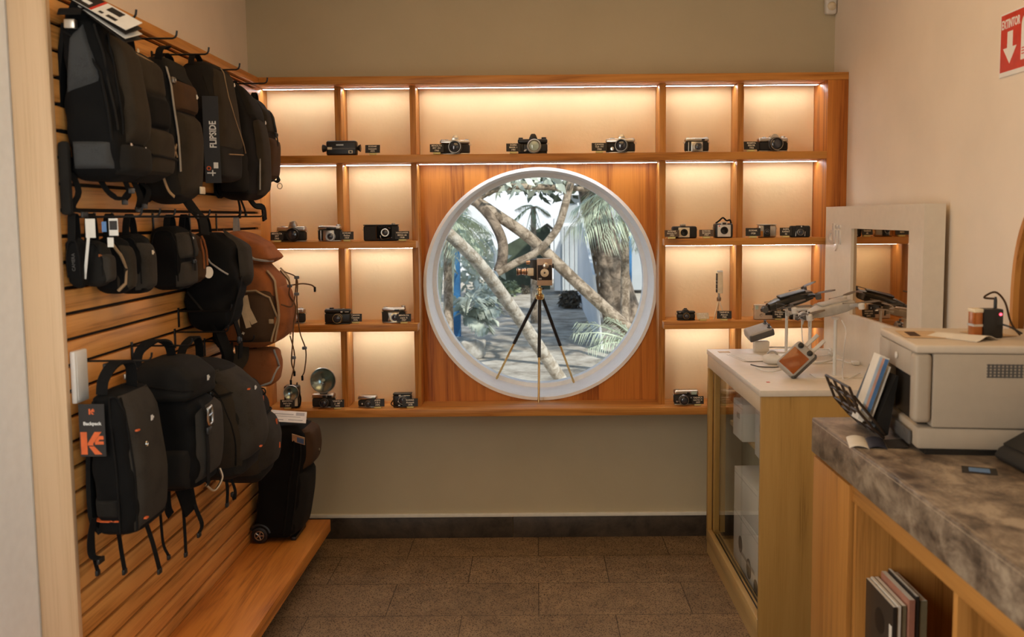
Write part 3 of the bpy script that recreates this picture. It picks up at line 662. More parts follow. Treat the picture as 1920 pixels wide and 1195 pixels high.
k2 = MB().lathe([(.02, 0), (.02, .003), (.014, .006), (.006, .006), (1e-4, .004)], (x1*.5, -.031, hh*.48), (0, -1, 0), 28).build('dial', 'cream_p', c)
MB().lathe([(.004, 0), (.004, .002), (1e-4, .002)], (x1*.5, -.0368, hh*.48), (0, -1, 0), 14).build('dial_hub', 'black', k2)
MB().box(.008, .022, -.033, -.03, .030, .037).build('badge', 'chrome', c)
l_ = MB().lathe([(.016, 0), (.016, .012), (.019, .014), (.019, .03), (.0165, .032), (.0165, .055), (.019, .058), (.019, .066), (.015, .066), (1e-4, .06)], (-.03, 0, hh*.52), (-1, 0, 0), 28).build('lens', 'copper', c)
lr = MB()
for hx in (.045, .062, .020): lr.torus((-.03-hx, 0, hh*.52), .0185, .0022, (1, 0, 0), 28, 6)
lr.build('lens_ring', 'black', l_)
MB().box(-.044, -.016, -.0275, -.022, hh*.37, hh*.66, .002).build('lens_mount_plate', 'cream_p', c)
MB().lathe([(.011, 0), (.011, .02), (.009, .022), (1e-4, .02)], (-.03, 0, hh*.86), (-1, 0, 0), 20).build('finder_lens', 'copper', c)
MB().lathe([(.008, 0), (.012, .006), (.012, .008), (1e-4, .008)], (x1-.001, 0, hh*.72), (1, 0, 0), 20).build('eyepiece', 'black', c)
# ------------------------------------------------------------------ bags on the slat wall (local: x out of the wall, y along it, z up)
def _spow(v, p): return math.copysign(abs(v)**p, v)
class Bag:
    """a soft body lofted from rounded rectangular sections: (z, x0, x1, y0, y1)"""
    def __init__(s, secs, e=4.2, seed=1, wob=.003):
        s.s = sorted(secs); s.e = e; s.rnd = random.Random(seed); s.wob = wob
        s.ph = [s.rnd.uniform(0, 6.28) for _ in range(6)]
    def sec(s, z):
        S_ = s.s
        if z <= S_[0][0]: return S_[0][1:]
        if z >= S_[-1][0]: return S_[-1][1:]
        for a, b in zip(S_, S_[1:]):
            if a[0] <= z <= b[0]:
                t = (z-a[0])/(b[0]-a[0]); t = t*t*(3-2*t)*.5+t*.5
                return tuple(p+(q-p)*t for p, q in zip(a[1:], b[1:]))
    def wobble(s, z, a): return s.wob*(math.sin(z*31+a*2+s.ph[0])+.7*math.sin(z*67-a*3+s.ph[1])+.5*math.sin(z*23+a*5+s.ph[2]))
    def ring(s, z, k=1, n=40):
        x0, x1, y0, y1 = s.sec(z); cx, cy, hx, hy = (x0+x1)/2, (y0+y1)/2, (x1-x0)/2*k, (y1-y0)/2*k; out = []
        for i in range(n):
            a = 2*PI*i/n; w = s.wobble(z, a)
            out.append(Vector((cx+_spow(math.cos(a), 2/s.e)*(hx+w), cy+_spow(math.sin(a), 2/s.e)*(hy+w), z)))
        return out
    def mesh(s, rnd=.025, n=40, steps=22):
        z0, z1 = s.s[0][0], s.s[-1][0]; x0, x1, y0, y1 = s.sec(z0); m_ = min(x1-x0, y1-y0)/2; r_ = min(rnd, m_*.9)
        rs = []
        for i in range(7):
            a = PI/2*i/6; z = z0+rnd*(1-math.cos(a)); rs.append([p for p in s.ring(z, 1-r_/m_*(1-math.sin(a)), n)])
        for i in range(1, steps): rs.append(s.ring(z0+rnd+(z1-z0-2*rnd)*i/steps, 1, n))
        x0, x1, y0, y1 = s.sec(z1); m2 = min(x1-x0, y1-y0)/2; r2 = min(rnd, m2*.9)
        for i in range(7):
            a = PI/2*(6-i)/6; z = z1-rnd*(1-math.cos(a)); rs.append(s.ring(z, 1-r2/m2*(1-math.sin(a)), n))
        return MB().rings(rs)
    def front(s, y, z, off=0):
        x0, x1, y0, y1 = s.sec(z); u = max(-.999, min(.999, (y-(y0+y1)/2)/((y1-y0)/2)))
        return Vector(((x0+x1)/2+((x1-x0)/2+s.wob)*(1-abs(u)**s.e)**(1/s.e)+off, y, z))
    def near(s, x, z, off=0):
        x0, x1, y0, y1 = s.sec(z); u = max(-.999, min(.999, (x-(x0+x1)/2)/((x1-x0)/2)))
        return Vector((x, (y0+y1)/2-((y1-y0)/2+s.wob)*(1-abs(u)**s.e)**(1/s.e)-off, z))
    def pt(s, side, f, z, off=0):
        x0, x1, y0, y1 = s.sec(z)
        return s.front(y0+(y1-y0)*f, z, off) if side == 'front' else s.near(x0+(x1-x0)*f, z, off)
    def pocket(s, side, f0, f1, z0, z1, th=.02, n=14, taper=0, e=5, skew=0):
        rs = []
        for j in range(n+1):
            v = j/n; z = z0+(z1-z0)*v; row = []
            for i in range(n+1):
                u = i/n; k = (1-v)*taper if taper > 0 else v*-taper
                f = f0+(f1-f0)*(k/2+(1-k)*u)
                h = max(0, (1-abs(2*u-1)**e)*(1-abs(2*v-1)**e))**(.5)
                row.append(s.pt(side, f, z+skew*(u-.5), -.004+(th+.004)*h))
            rs.append(row)
        m_ = MB(); bm = m_.bm; V = [[bm.verts.new(p) for p in r] for r in rs]
        for j in range(n):
            for i in range(n): bm.faces.new((V[j][i], V[j][i+1], V[j+1][i+1], V[j+1][i]))
        bmesh.ops.recalc_face_normals(bm, faces=bm.faces); return m_
    def line(s, side, pts, r=.0025, off=.001, n=6, k=6):
        P = []
        for (f, z), (g, w) in zip(pts, pts[1:]):
            for i in range(k): t = i/k; P.append(s.pt(side, f+(g-f)*t, z+(w-z)*t, off))
        P.append(s.pt(side, *pts[-1], off)); return MB().tube(P, r, n)
    def strip(s, side, pts, w, off=.002, k=6, th=.002):
        P = []
        for (f, z), (g, q) in zip(pts, pts[1:]):
            for i in range(k): t = i/k; P.append(s.pt(side, f+(g-f)*t, z+(q-z)*t, off))
        P.append(s.pt(side, *pts[-1], off))
        return MB().ribbon(P, w, th, (0, 1, 0) if side == 'front' else (1, 0, 0))
M['blue_print'] = plain('blue_print', (.10, .22, .45), .35)
M['paper_tan'] = plain('sandy_paper', (.60, .42, .24), .7)
M['cord_brown'] = fabric('brown_cord', (.10, .05, .022))
GRP = 'camera bags on the slat wall'
HOOKX = .185
def new_bag(name, label, y, z, cat='backpack', x=0): return thing(name, label, cat, (XS+.004+x, y, z), 0, GRP)
def zip_u(b, t, side, f0, f1, z0, z1, mat='strap', r=.0028, c=.12):
    d = (f1-f0)*c; return b.line(side, [(f0, z0), (f0, z1-.04), (f0+d, z1-.008), (f0+2*d, z1), (f1-2*d, z1), (f1-d, z1-.008), (f1, z1-.04), (f1, z0)], r).build('zipper', mat, t)
def handle(t, b, x, y, zt, rise, w=.022, half=.035, mat='strap'):
    P = smooth_path([(x, y-half, zt-.012), (x, y-half*.75, zt+rise*.55), (x, y-.008, zt+rise), (x, y+.008, zt+rise), (x, y+half*.75, zt+rise*.55), (x, y+half, zt-.012)], 4)
    return MB().ribbon(P, w, .003, (1, 0, 0)).build('handle', mat, t)
def dangle(t, pts, w=.012, mat='strap', end=True):
    P = smooth_path(pts, 4); o = MB().ribbon(P, w, .002, (.35, 1, 0)).build('dangling_strap', mat, t)
    if end:
        p = P[-1]; MB().box(p.x-.004, p.x+.004, p.y-w*.75, p.y+w*.75, p.z-.012, p.z+.003, .002).build('strap_end', 'black', o)
    return o
def buckle(t, p, s=.014, mat='black'):
    x, y, z = p; return MB().box(x-.004, x+.006, y-s, y+s, z-s*.8, z+s*.8, .003).box(x+.005, x+.009, y-s*.5, y+s*.5, z-s*.4, z+s*.4, .001).build('buckle', mat, t)
def back_straps(t, b, n=2, mat='strap'):
    z0, z1 = b.s[0][0], b.s[-1][0]; x0, x1, y0, y1 = b.sec((z0+z1)/2)
    for i in range(n):
        y = y0+(y1-y0)*(.2+.6*i)
        MB().ribbon(smooth_path([(x0+.012, y, z1-.03), (x0-.012, y+.004, z0+(z1-z0)*.6), (x0-.014, y, z0+.06), (x0+.01, y, z0+.01)], 4), .045, .012, (0, 1, 0)).build('shoulder_strap', mat, t)
def logo(t, b, side, f, z, w=.02, mat='white_ink', txt=None, off=.0025):
    p = b.pt(side, f, z, off); q = b.pt(side, f+.04, z, off); r = (q-p)
    if txt: return text('lettering', txt, w/max(1, len(txt))*1.7, mat, t, p, r, (0, 0, 1), bold=.0003)
    return MB().ribbon([p+Vector((0, 0, w*.28)), p, p-Vector((0, 0, w*.28))], w*.5, .001, r).ribbon([p+r.normalized()*w*.1, p+r.normalized()*w*.5], w*.22, .001, (0, 0, 1)).build('logo_patch', mat, t)
def slat_hook(y, z, L=HOOKX, label=''):
    t = thing('slat_wall_hook', label, 'hook', (XS, y, z), 0, 'wall hooks in the grooves')
    MB().box(.0005, .004, -.006, .006, -.055, .012, .001).build('bracket', 'hook', t)
    P = [Vector((.002, 0, 0)), Vector((L-.012, 0, .0)), Vector((L-.004, 0, .003)), Vector((L, 0, .010)), Vector((L+.002, 0, .022))]
    MB().tube(P, .003, 8).build('prong', 'hook', t); return t
# hooks
for y, l in ((2.52, 'black wall hook holding the big two-tone backpack, top row near the pale post'), (2.80, 'black wall hook above the squat brown backpack, top row'), (3.07, 'black wall hook above the tall narrow backpack, top row'), (3.385, 'black wall hook above the smooth tapered backpack with upright tag'), (3.73, 'black wall hook at the top row with its tip free above the curved olive pack')):
    slat_hook(y, 2.082, label=l)
for y, l in ((2.50, 'black wall hook holding the flat black case, middle row near the pale post'), (2.62, 'black wall hook holding the rounded case with beige edge, middle row'), (2.73, 'black wall hook holding the case with brown grey flap, middle row'), (3.02, 'black wall hook holding the black case with grey front panel, middle row'), (3.34, 'black wall hook above the dark pack with grey lid, middle row'), (3.62, 'black wall hook above the orange brown backpack, middle row')):
    slat_hook(y, 1.560, label=l)
for y, l in ((2.52, 'black wall hook holding the backpack with the orange logo tag, bottom row'), (2.82, 'black wall hook holding the backpack with the metal clip, bottom row'), (3.16, 'black wall hook above the pack with zipped front, bottom row'), (3.20, 'bare black wall hook with its bracket showing between the middle and bottom rows')):
    slat_hook(y, 1.168 if y != 3.20 else 1.2355, label=l)
# ---- top row
def T1():
    y0, z0 = 2.545, 1.655
    t = new_bag('camera_backpack', 'large black and slate grey backpack nearest the pale post, top row', y0, z0)
    b = Bag([(0, .012, .135, -.085, .085), (.03, .008, .155, -.098, .095), (.16, .005, .155, -.10, .095), (.32, .005, .135, -.095, .09), (.40, .008, .11, -.09, .085), (.435, .02, .09, -.075, .075)], seed=1)
    b.mesh(.03).build('body', 'f_black', t)
    b.pocket('near', .10, .78, .24, .385, .012, taper=-.5, skew=.03).build('mesh_pocket', 'f_slate', t)
    b.pocket('near', .16, .86, .03, .10, .014).build('side_pocket', 'f_slate', t)
    b.pocket('front', .22, .97, .10, .385, .022).build('front_pocket', 'f_olive', t)
    b.pocket('front', .06, .98, .015, .095, .018).build('front_pocket', 'f_char', t)
    b.line('near', [(.06, .385), (.45, .36), (.8, .28), (.86, .1)], .004).build('zipper', 'strap', t)
    b.line('near', [(.88, .40), (.90, .25), (.94, .13)], .003).build('zipper', 'f_char', t)
    zip_u(b, t, 'front', .14, .9, .12, .39)
    logo(t, b, 'front', .8, .09, .02, 'white_ink'); logo(t, b, 'front', .3, .095, .014, 'chrome')
    handle(t, b, .05, -.06, .43, .01, .06, .06); back_straps(t, b)
    MB().ribbon(smooth_path([(.03, -.07, .38), (.055, -.07, .44), (.07, -.05, .50), (.06, -.03, .56)]), .05, .01, (1, .4, 0)).build('shoulder_strap', 'f_black', t)
    bk = MB().box(.03, .06, -.112, -.092, .385, .41, .004).build('buckle', 'chrome', t)
    g = thing('paper_tag_bundle', 'fanned bundle of white, black and red paper tags on the topmost big backpack', 'paper tags', (XS+.150, 2.428, z0+.408), 0)
    for i in range(4):
        mx = Matrix.Translation((.004*i, .004*i, -.012*i)) @ Matrix.Rotation(-.25, 4, 'Z') @ Matrix.Rotation(.50+.04*i, 4, 'Y') @ Matrix.Rotation(.55-.06*i, 4, 'X')
        L0, L1 = -.115, .065-.008*i
        tg = MB().box(L0, L1, -.004, .052, -.0008, .0008, .0003, mx=mx).build('tag', 'paper' if i % 2 == 0 else 'card', g, smooth=False)
        if i == 0:
            MB().box(L0+.001, -.058, -.0035, .0515, .0008, .0014, mx=mx).build('print_band', 'card', tg, smooth=False)
            MB().box(-.058, -.050, -.0035, .0515, .0008, .0014, mx=mx).build('print_band', 'red', tg, smooth=False)
            MB().box(-.095, -.07, .01, .022, .0014, .0018, mx=mx).build('print_block', 'white_ink', tg, smooth=False)
            for a_, b_, c_, e_ in ((-.035, -.022, .004, .012), (-.01, .022, .004, .014), (-.03, .015, .026, .046)): MB().box(a_, b_, c_, e_, .0008, .0014, mx=mx).build('print_block', 'card', tg, smooth=False)
    dangle(t, [(.02, -.085, .02), (.035, -.085, -.03), (.02, -.09, -.07), (.045, -.08, -.085)], .02)
    dangle(t, [(.06, -.02, .01), (.08, -.01, -.03), (.10, .02, -.045), (.12, .04, -.02)], .02); dangle(t, [(.09, .06, .02), (.10, .07, -.03), (.085, .075, -.05)], .018)
    MB().box(.0, .03, -.12, -.10, -.09, .10, .01).build('waist_strap', 'f_char', t)
T1()
def T2():
    t = new_bag('camera_backpack', 'squat brown black backpack with a stepped lower pocket in the top row', 2.765, 1.66)
    b = Bag([(0, .012, .11, -.10, .10), (.03, .006, .125, -.115, .115), (.2, .005, .128, -.118, .118), (.33, .006, .115, -.11, .11), (.385, .02, .085, -.09, .09)], seed=2)
    b.mesh(.028).build('body', 'f_char', t)
    b.pocket('front', .08, .95, .16, .25, .012).build('front_pocket', 'f_black', t)
    b.pocket('front', .06, .96, .02, .155, .022).build('front_pocket', 'f_olive', t)
    b.pocket('front', .10, .92, .255, .36, .008).build('lid_panel', 'f_olive', t)
    b.line('front', [(.04, .25), (.96, .235)], .004).build('zipper', 'strap', t); b.line('front', [(.06, .365), (.95, .345)], .003).build('zipper', 'f_tan', t)
    b.line('front', [(.1, .075), (.9, .07)], .004, .023).build('zipper', 'strap', t)
    logo(t, b, 'front', .3, .375, .02, 'cream_p', off=.004)
    c = MB(); p = b.pt('front', .92, .10, .02)
    for a in (-1, 1): c.ribbon([p+Vector((0, -.012*a, .02)), p, p+Vector((0, .012*a, -.02))], .006, .002, (0, 1, .2))
    c.build('lash_tab', 'f_tan', t)
    handle(t, b, .06, -.03, .385, .04, .02, .04); back_straps(t, b)
    d_ = dangle(t, [(.06, -.03, .01), (.075, -.02, -.04), (.06, .0, -.075)], .022); dangle(t, [(.05, .02, .01), (.08, .03, -.02), (.075, .01, -.065)], .02); dangle(t, [(.11, .07, .02), (.12, .08, -.02), (.13, .10, -.04)], .009, 'f_tan', False)
T2()
def T3():
    t = new_bag('camera_backpack', 'tall narrow brown black backpack with a pale patch near its bottom', 3.015, 1.60)
    b = Bag([(0, .02, .095, -.085, .085), (.03, .008, .12, -.105, .105), (.2, .005, .128, -.112, .112), (.36, .006, .12, -.112, .112), (.44, .012, .10, -.10, .10), (.465, .03, .075, -.08, .08)], seed=3)
    b.mesh(.028).build('body', 'f_char', t)
    b.pocket('front', .12, .95, .02, .285, .022).build('front_pocket', 'f_olive', t)
    b.pocket('front', .10, .94, .29, .385, .014).build('front_pocket', 'f_brown', t)
    b.line('front', [(.04, .39), (.96, .375)], .004).build('zipper', 'strap', t)
    b.strip('front', [(.04, .42), (.06, .3), (.1, .16), (.12, .10)], .012, .006).build('compression_strap', 'f_white', t)
    logo(t, b, 'front', .72, .345, .024, off=.017)
    p = b.pt('front', .74, .045, .022); MB().box(p.x-.002, p.x+.003, p.y-.022, p.y+.022, p.z-.012, p.z+.012, .002).build('label_patch', 'cream_p', t)
    buckle(t, b.pt('front', .1, .38, .004), .012, 'chrome_dark')
    handle(t, b, .05, .03, .46, .02, .024, .05); back_straps(t, b)
    MB().ribbon(smooth_path([(.07, -.085, .40), (.08, -.09, .47), (.09, -.05, .49), (.06, 0, .49)]), .022, .003, (1, 0, 0)).build('top_strap', 'strap', t)
    dangle(t, [(.09, .03, .01), (.10, .06, -.02), (.11, .09, -.035)], .012)
    MB().ribbon(smooth_path([(.05, .12, .04), (.09, .125, -.02), (.115, .12, -.05), (.125, .11, -.10)]), .045, .008, (.3, 1, 0)).build('waist_strap', 'strap', t)
T3()
def T4():
    t = new_bag('camera_backpack', 'smooth tapering charcoal backpack with an upright black word tag', 3.40, 1.685)
    b = Bag([(0, .02, .13, -.135, .135), (.02, .008, .14, -.145, .145), (.10, .005, .145, -.15, .15), (.25, .005, .130, -.14, .135), (.38, .006, .118, -.128, .12), (.42, .02, .095, -.11, .105)], e=5, seed=4)
    b.mesh(.024).build('body', 'f_char', t)
    b.pocket('front', .10, .97, .12, .40, .010).build('front_panel', 'f_olive', t)
    b.line('front', [(.30, .095), (.97, .105)], .0025).build('seam', 'f_tan', t); b.line('front', [(.38, .40), (.46, .3), (.9, .11)], .002, .010).build('seam', 'f_tan', t)
    b.pocket('near', .15, .9, .05, .25, .01).build('side_pocket', 'f_black', t)
    logo(t, b, 'front', .80, .355, .024, off=.012)
    handle(t, b, .05, -.08, .41, .03, .02, .05); back_straps(t, b)
    cx_, cy_ = .125, -.170
    r = Vector((.97, .24, 0)); n_ = Vector((.24, -.97, 0))
    o_ = Vector((cx_, cy_, 0))
    tg = MB().ribbon([o_+Vector((0, 0, .285)), o_+Vector((0, 0, .1)), o_+Vector((.003, -.004, -.01))], .052, .0012, r).build('hang_tag', 'card', t, smooth=False)
    text('lettering', 'FLIPSIDE', .031, 'white_ink', tg, o_+n_*.0016+Vector((0, 0, .155))+r*.006, (0, 0, 1), -r, bold=.0007, sx=.80)
    MB().torus(o_+n_*.0035+r*-.012+Vector((0, 0, .040)), .006, .0018, n_, 14, 5).build('tag_logo', 'orange', tg)
    pm = MB()
    for u0, u1, z0_, z1_ in ((.004, .019, .040, .060), (-.018, .010, .022, .026), (-.002, .002, .014, .034)):
        q = o_+n_*.004; pm.ribbon([q+r*(u0+u1)/2+Vector((0, 0, z0_)), q+r*(u0+u1)/2+Vector((0, 0, z1_))], u1-u0, .0006, r)
    pm.build('tag_print', 'white_ink', tg, smooth=False)
    MB().tube([o_+Vector((0, 0, .28)), Vector((.09, -.13, .36))], .001, 5).build('tag_string', 'strap', tg)
T4()
def T5():
    t = new_bag('camera_backpack', 'olive grey backpack with a curved overlapping front flap, fifth in the top row', 3.725, 1.625)
    b = Bag([(0, .02, .125, -.13, .13), (.03, .008, .14, -.15, .148), (.2, .005, .14, -.155, .15), (.34, .006, .125, -.14, .14), (.43, .008, .09, -.12, .12), (.45, .02, .075, -.10, .10)], seed=5)
    b.mesh(.026).build('body', 'f_black', t)
    b.pocket('front', .42, .985, .02, .34, .02).build('front_pocket', 'f_olive', t)
    b.pocket('front', .2, .9, .30, .43, .016, skew=-.05).build('lid_flap', 'f_char', t)
    b.line('front', [(.40, .04), (.47, .2), (.5, .33), (.7, .36), (.95, .33)], .003, .006).build('piping', 'f_white', t)
    b.pocket('near', .2, .95, .03, .20, .014).build('side_pocket', 'f_char', t)
    logo(t, b, 'front', .74, .31, .024, off=.022)
    handle(t, b, .05, 0, .445, .02, .02, .05); back_straps(t, b)
    dangle(t, [(.07, -.06, .01), (.075, -.055, -.03), (.07, -.045, -.06)], .012); dangle(t, [(.075, -.05, .01), (.085, -.035, -.03), (.09, -.03, -.055)], .01)
    MB().ribbon(smooth_path([(.08, .05, .01), (.10, .06, -.02), (.12, .10, -.03), (.12, .12, -.08)]), .03, .006, (.2, 1, .2)).build('waist_strap', 'strap', t)
T5()
def T6():
    t = new_bag('sling_bag', 'dark brown backpack with a hanging clip loop, farthest in the top row', 4.00, 1.70)
    b = Bag([(0, .02, .095, -.085, .085), (.03, .01, .115, -.10, .10), (.18, .006, .122, -.105, .105), (.28, .008, .105, -.098, .098), (.355, .03, .07, -.07, .07)], seed=6)
    b.mesh(.024).build('body', 'f_char', t)
    b.pocket('front', .1, .95, .02, .19, .016).build('front_pocket', 'f_brown', t)
    b.pocket('front', .1, .92, .21, .32, .01).build('lid_flap', 'f_olive', t)
    buckle(t, b.pt('front', .55, .205, .01), .014); b.strip('front', [(.55, .3), (.55, .12)], .016, .014).build('closure_strap', 'strap', t)
    MB().ribbon(smooth_path([(.10, -.02, .02), (.13, 0, .01), (.135, .03, .025)]), .02, .004, (.2, 1, 0)).build('waist_strap', 'strap', t)
    MB().torus((.125, .07, -.008), .012, .002, (.3, 1, 0), 16, 6).build('clip_loop', 'f_tan', t)
    handle(t, b, .05, 0, .35, .03, .018, .03); back_straps(t, b)
T6()
# ---- middle row: small cases
def small(name, label, y, z, H, D, Wd, body, front=None, seed=1, e=4, fr=.7, cat='camera case', drop=.0, build=None):
    t = new_bag(name, label, y, z, cat)
    b = Bag([(0, .014, D*.93, -Wd*.46, Wd*.46), (.02, .006, D, -Wd*.5, Wd*.5), (H*.6, .004, D, -Wd*.5, Wd*.5), (H*.88, .006, D*.92, -Wd*.46, Wd*.46), (H, .016, D*.78, -Wd*.38, Wd*.38)], e=e, seed=seed, wob=.0018)
    b.mesh(.02, 32, 14).build('body', body, t)
    if front: b.pocket('front', .02, .98, .012, H*fr, .010).build('front_panel', front, t)
    zip_u(b, t, 'near', .1, .9, .03, H*.93, 'strap', .002)
    if build: build(t, b)
    h = 1.56-z-H
    handle(t, b, D*.45, 0, H, max(.012, h+.004), .02, min(.03, Wd*.4))
    return t, b
def m1(t, b):
    text('lettering', 'CAMERA', .012, 'grey_d', t, b.pt('near', .55, .07, .002)+Vector((0, -.001, 0)), (0, 0, 1), (-1, 0, 0))
small('camera_case', 'flat black case hard against the pale post, middle row', 2.455, 1.372, .135, .045, .04, 'f_black', seed=11, e=7, build=m1)
small('camera_case', 'dark grey rounded case behind the white hanging tags, middle row', 2.515, 1.372, .125, .082, .055, 'f_char', 'f_grey', seed=12, build=lambda t, b: logo(t, b, 'near', .86, .085, .012, 'f_rust'))
g = thing('hang_tag_cluster', 'white hanging tags with blue and dark print on the small cases near the post', 'paper tags', (XS+.07, 2.452, 1.555), 0)
MB().box(-.014, .012, -.001, 0, -.05, 0, .0004).build('tag', 'paper', g, smooth=False)
sp = MB().box(-.004, .004, -.002, -.001, -.16, -.03, .0004, mx=Matrix.Rotation(.14, 4, 'Y')).build('long_tag', 'paper', g, smooth=False)
MB().box(.024, .036, .01, .0112, -.035, -.008).build('tag', 'blue_print', g, smooth=False) if 'blue_print' in M else None
MB().box(.042, .066, .012, .013, -.045, .0).build('tag', 'paper', g, smooth=False)
MB().box(.044, .064, .0105, .0119, -.03, -.006).build('tag_print', 'card', g, smooth=False)
MB().box(.040, .056, .004, .0052, -.075, -.05).build('tag', 'paper', g, smooth=False)
small('camera_case', 'black case with a curved beige piped edge, third in the middle row', 2.61, 1.345, .16, .098, .062, 'f_black', 'f_olive', seed=13, e=3, fr=.85, build=lambda t, b: (b.line('near', [(.62, .15), (.86, .11), (.97, .07), (.93, .03), (.75, .01)], .0045, .002).build('piping', 'f_tan', t)))
small('camera_case', 'black case with a brown grey flap and light marks, fourth in middle row', 2.735, 1.336, .175, .10, .10, 'f_black', 'f_grey', seed=14, e=3.2, fr=.85, build=lambda t, b: logo(t, b, 'front', .45, .12, .022, 'cream_p', off=.012))
def m4(t, b):
    b.pocket('front', .03, .97, .10, .185, .016).build('front_panel', 'f_grey', t); b.strip('front', [(.5, .19), (.5, .06)], .012, .018).build('closure_strap', 'strap', t)
    logo(t, b, 'front', .55, .165, .016, off=.018); buckle(t, b.pt('front', .5, .09, .014), .009)
small('camera_case', 'boxy black case with a pale grey front panel and strap, fifth in the middle row', 3.03, 1.325, .205, .105, .15, 'f_black', 'f_grey', seed=15, e=5, fr=.45, build=m4)
def m5(t, b):
    b.line('front', [(.25, .15), (.3, .05)], .004, .012).build('piping', 'f_rust', t); b.line('front', [(.6, .16), (.65, .06)], .004, .012).build('piping', 'f_rust', t)
    p = b.pt('front', .7, .035, .014); MB().lathe([(.02, 0), (.02, .0012), (1e-4, .0012)], p, (1, -.5, 0), 24).build('round_tag', 'paper', t)
small('camera_case', 'brown case with orange piping and a pale round tag, sixth in the middle row', 3.165, 1.335, .17, .098, .09, 'f_brown', 'f_brown', seed=16, build=m5)
def M6():
    t = new_bag('camera_backpack', 'bulky black pack with a grey lid against the orange brown backpack, middle row', 3.32, 1.15)
    b = Bag([(0, .03, .13, -.07, .07), (.05, .01, .16, -.09, .09), (.2, .005, .185, -.10, .10), (.30, .006, .18, -.095, .095), (.355, .02, .13, -.08, .08)], seed=17, wob=.005)
    b.mesh(.035).build('body', 'f_black', t)
    b.pocket('front', .35, .98, .17, .345, .022, skew=-.05).build('lid', 'f_grey', t)
    b.line('near', [(.30, .33), (.6, .25), (.9, .21)], .003, .004).build('piping', 'f_white', t); b.line('near', [(.1, .15), (.45, .08)], .004, .006).build('strap_edge', 'f_char', t)
    b.strip('front', [(.3, .2), (.1, .04), (.0, -.0)], .02, .008).build('compression_strap', 'strap', t)
    MB().ribbon(smooth_path([(.10, -.07, .06), (.12, -.05, -.02), (.13, -.02, -.09), (.10, .02, -.14)]), .05, .012, (.3, 1, 0)).build('waist_strap', 'f_black', t)
    MB().ribbon(smooth_path([(.16, -.02, .04), (.17, 0, -.03), (.16, .02, -.10)]), .022, .004, (.3, 1, 0)).build('waist_strap', 'strap', t)
    buckle(t, Vector((.165, 0, -.03)), .016)
    handle(t, b, .06, 0, .35, .055, .022, .035)
M6()
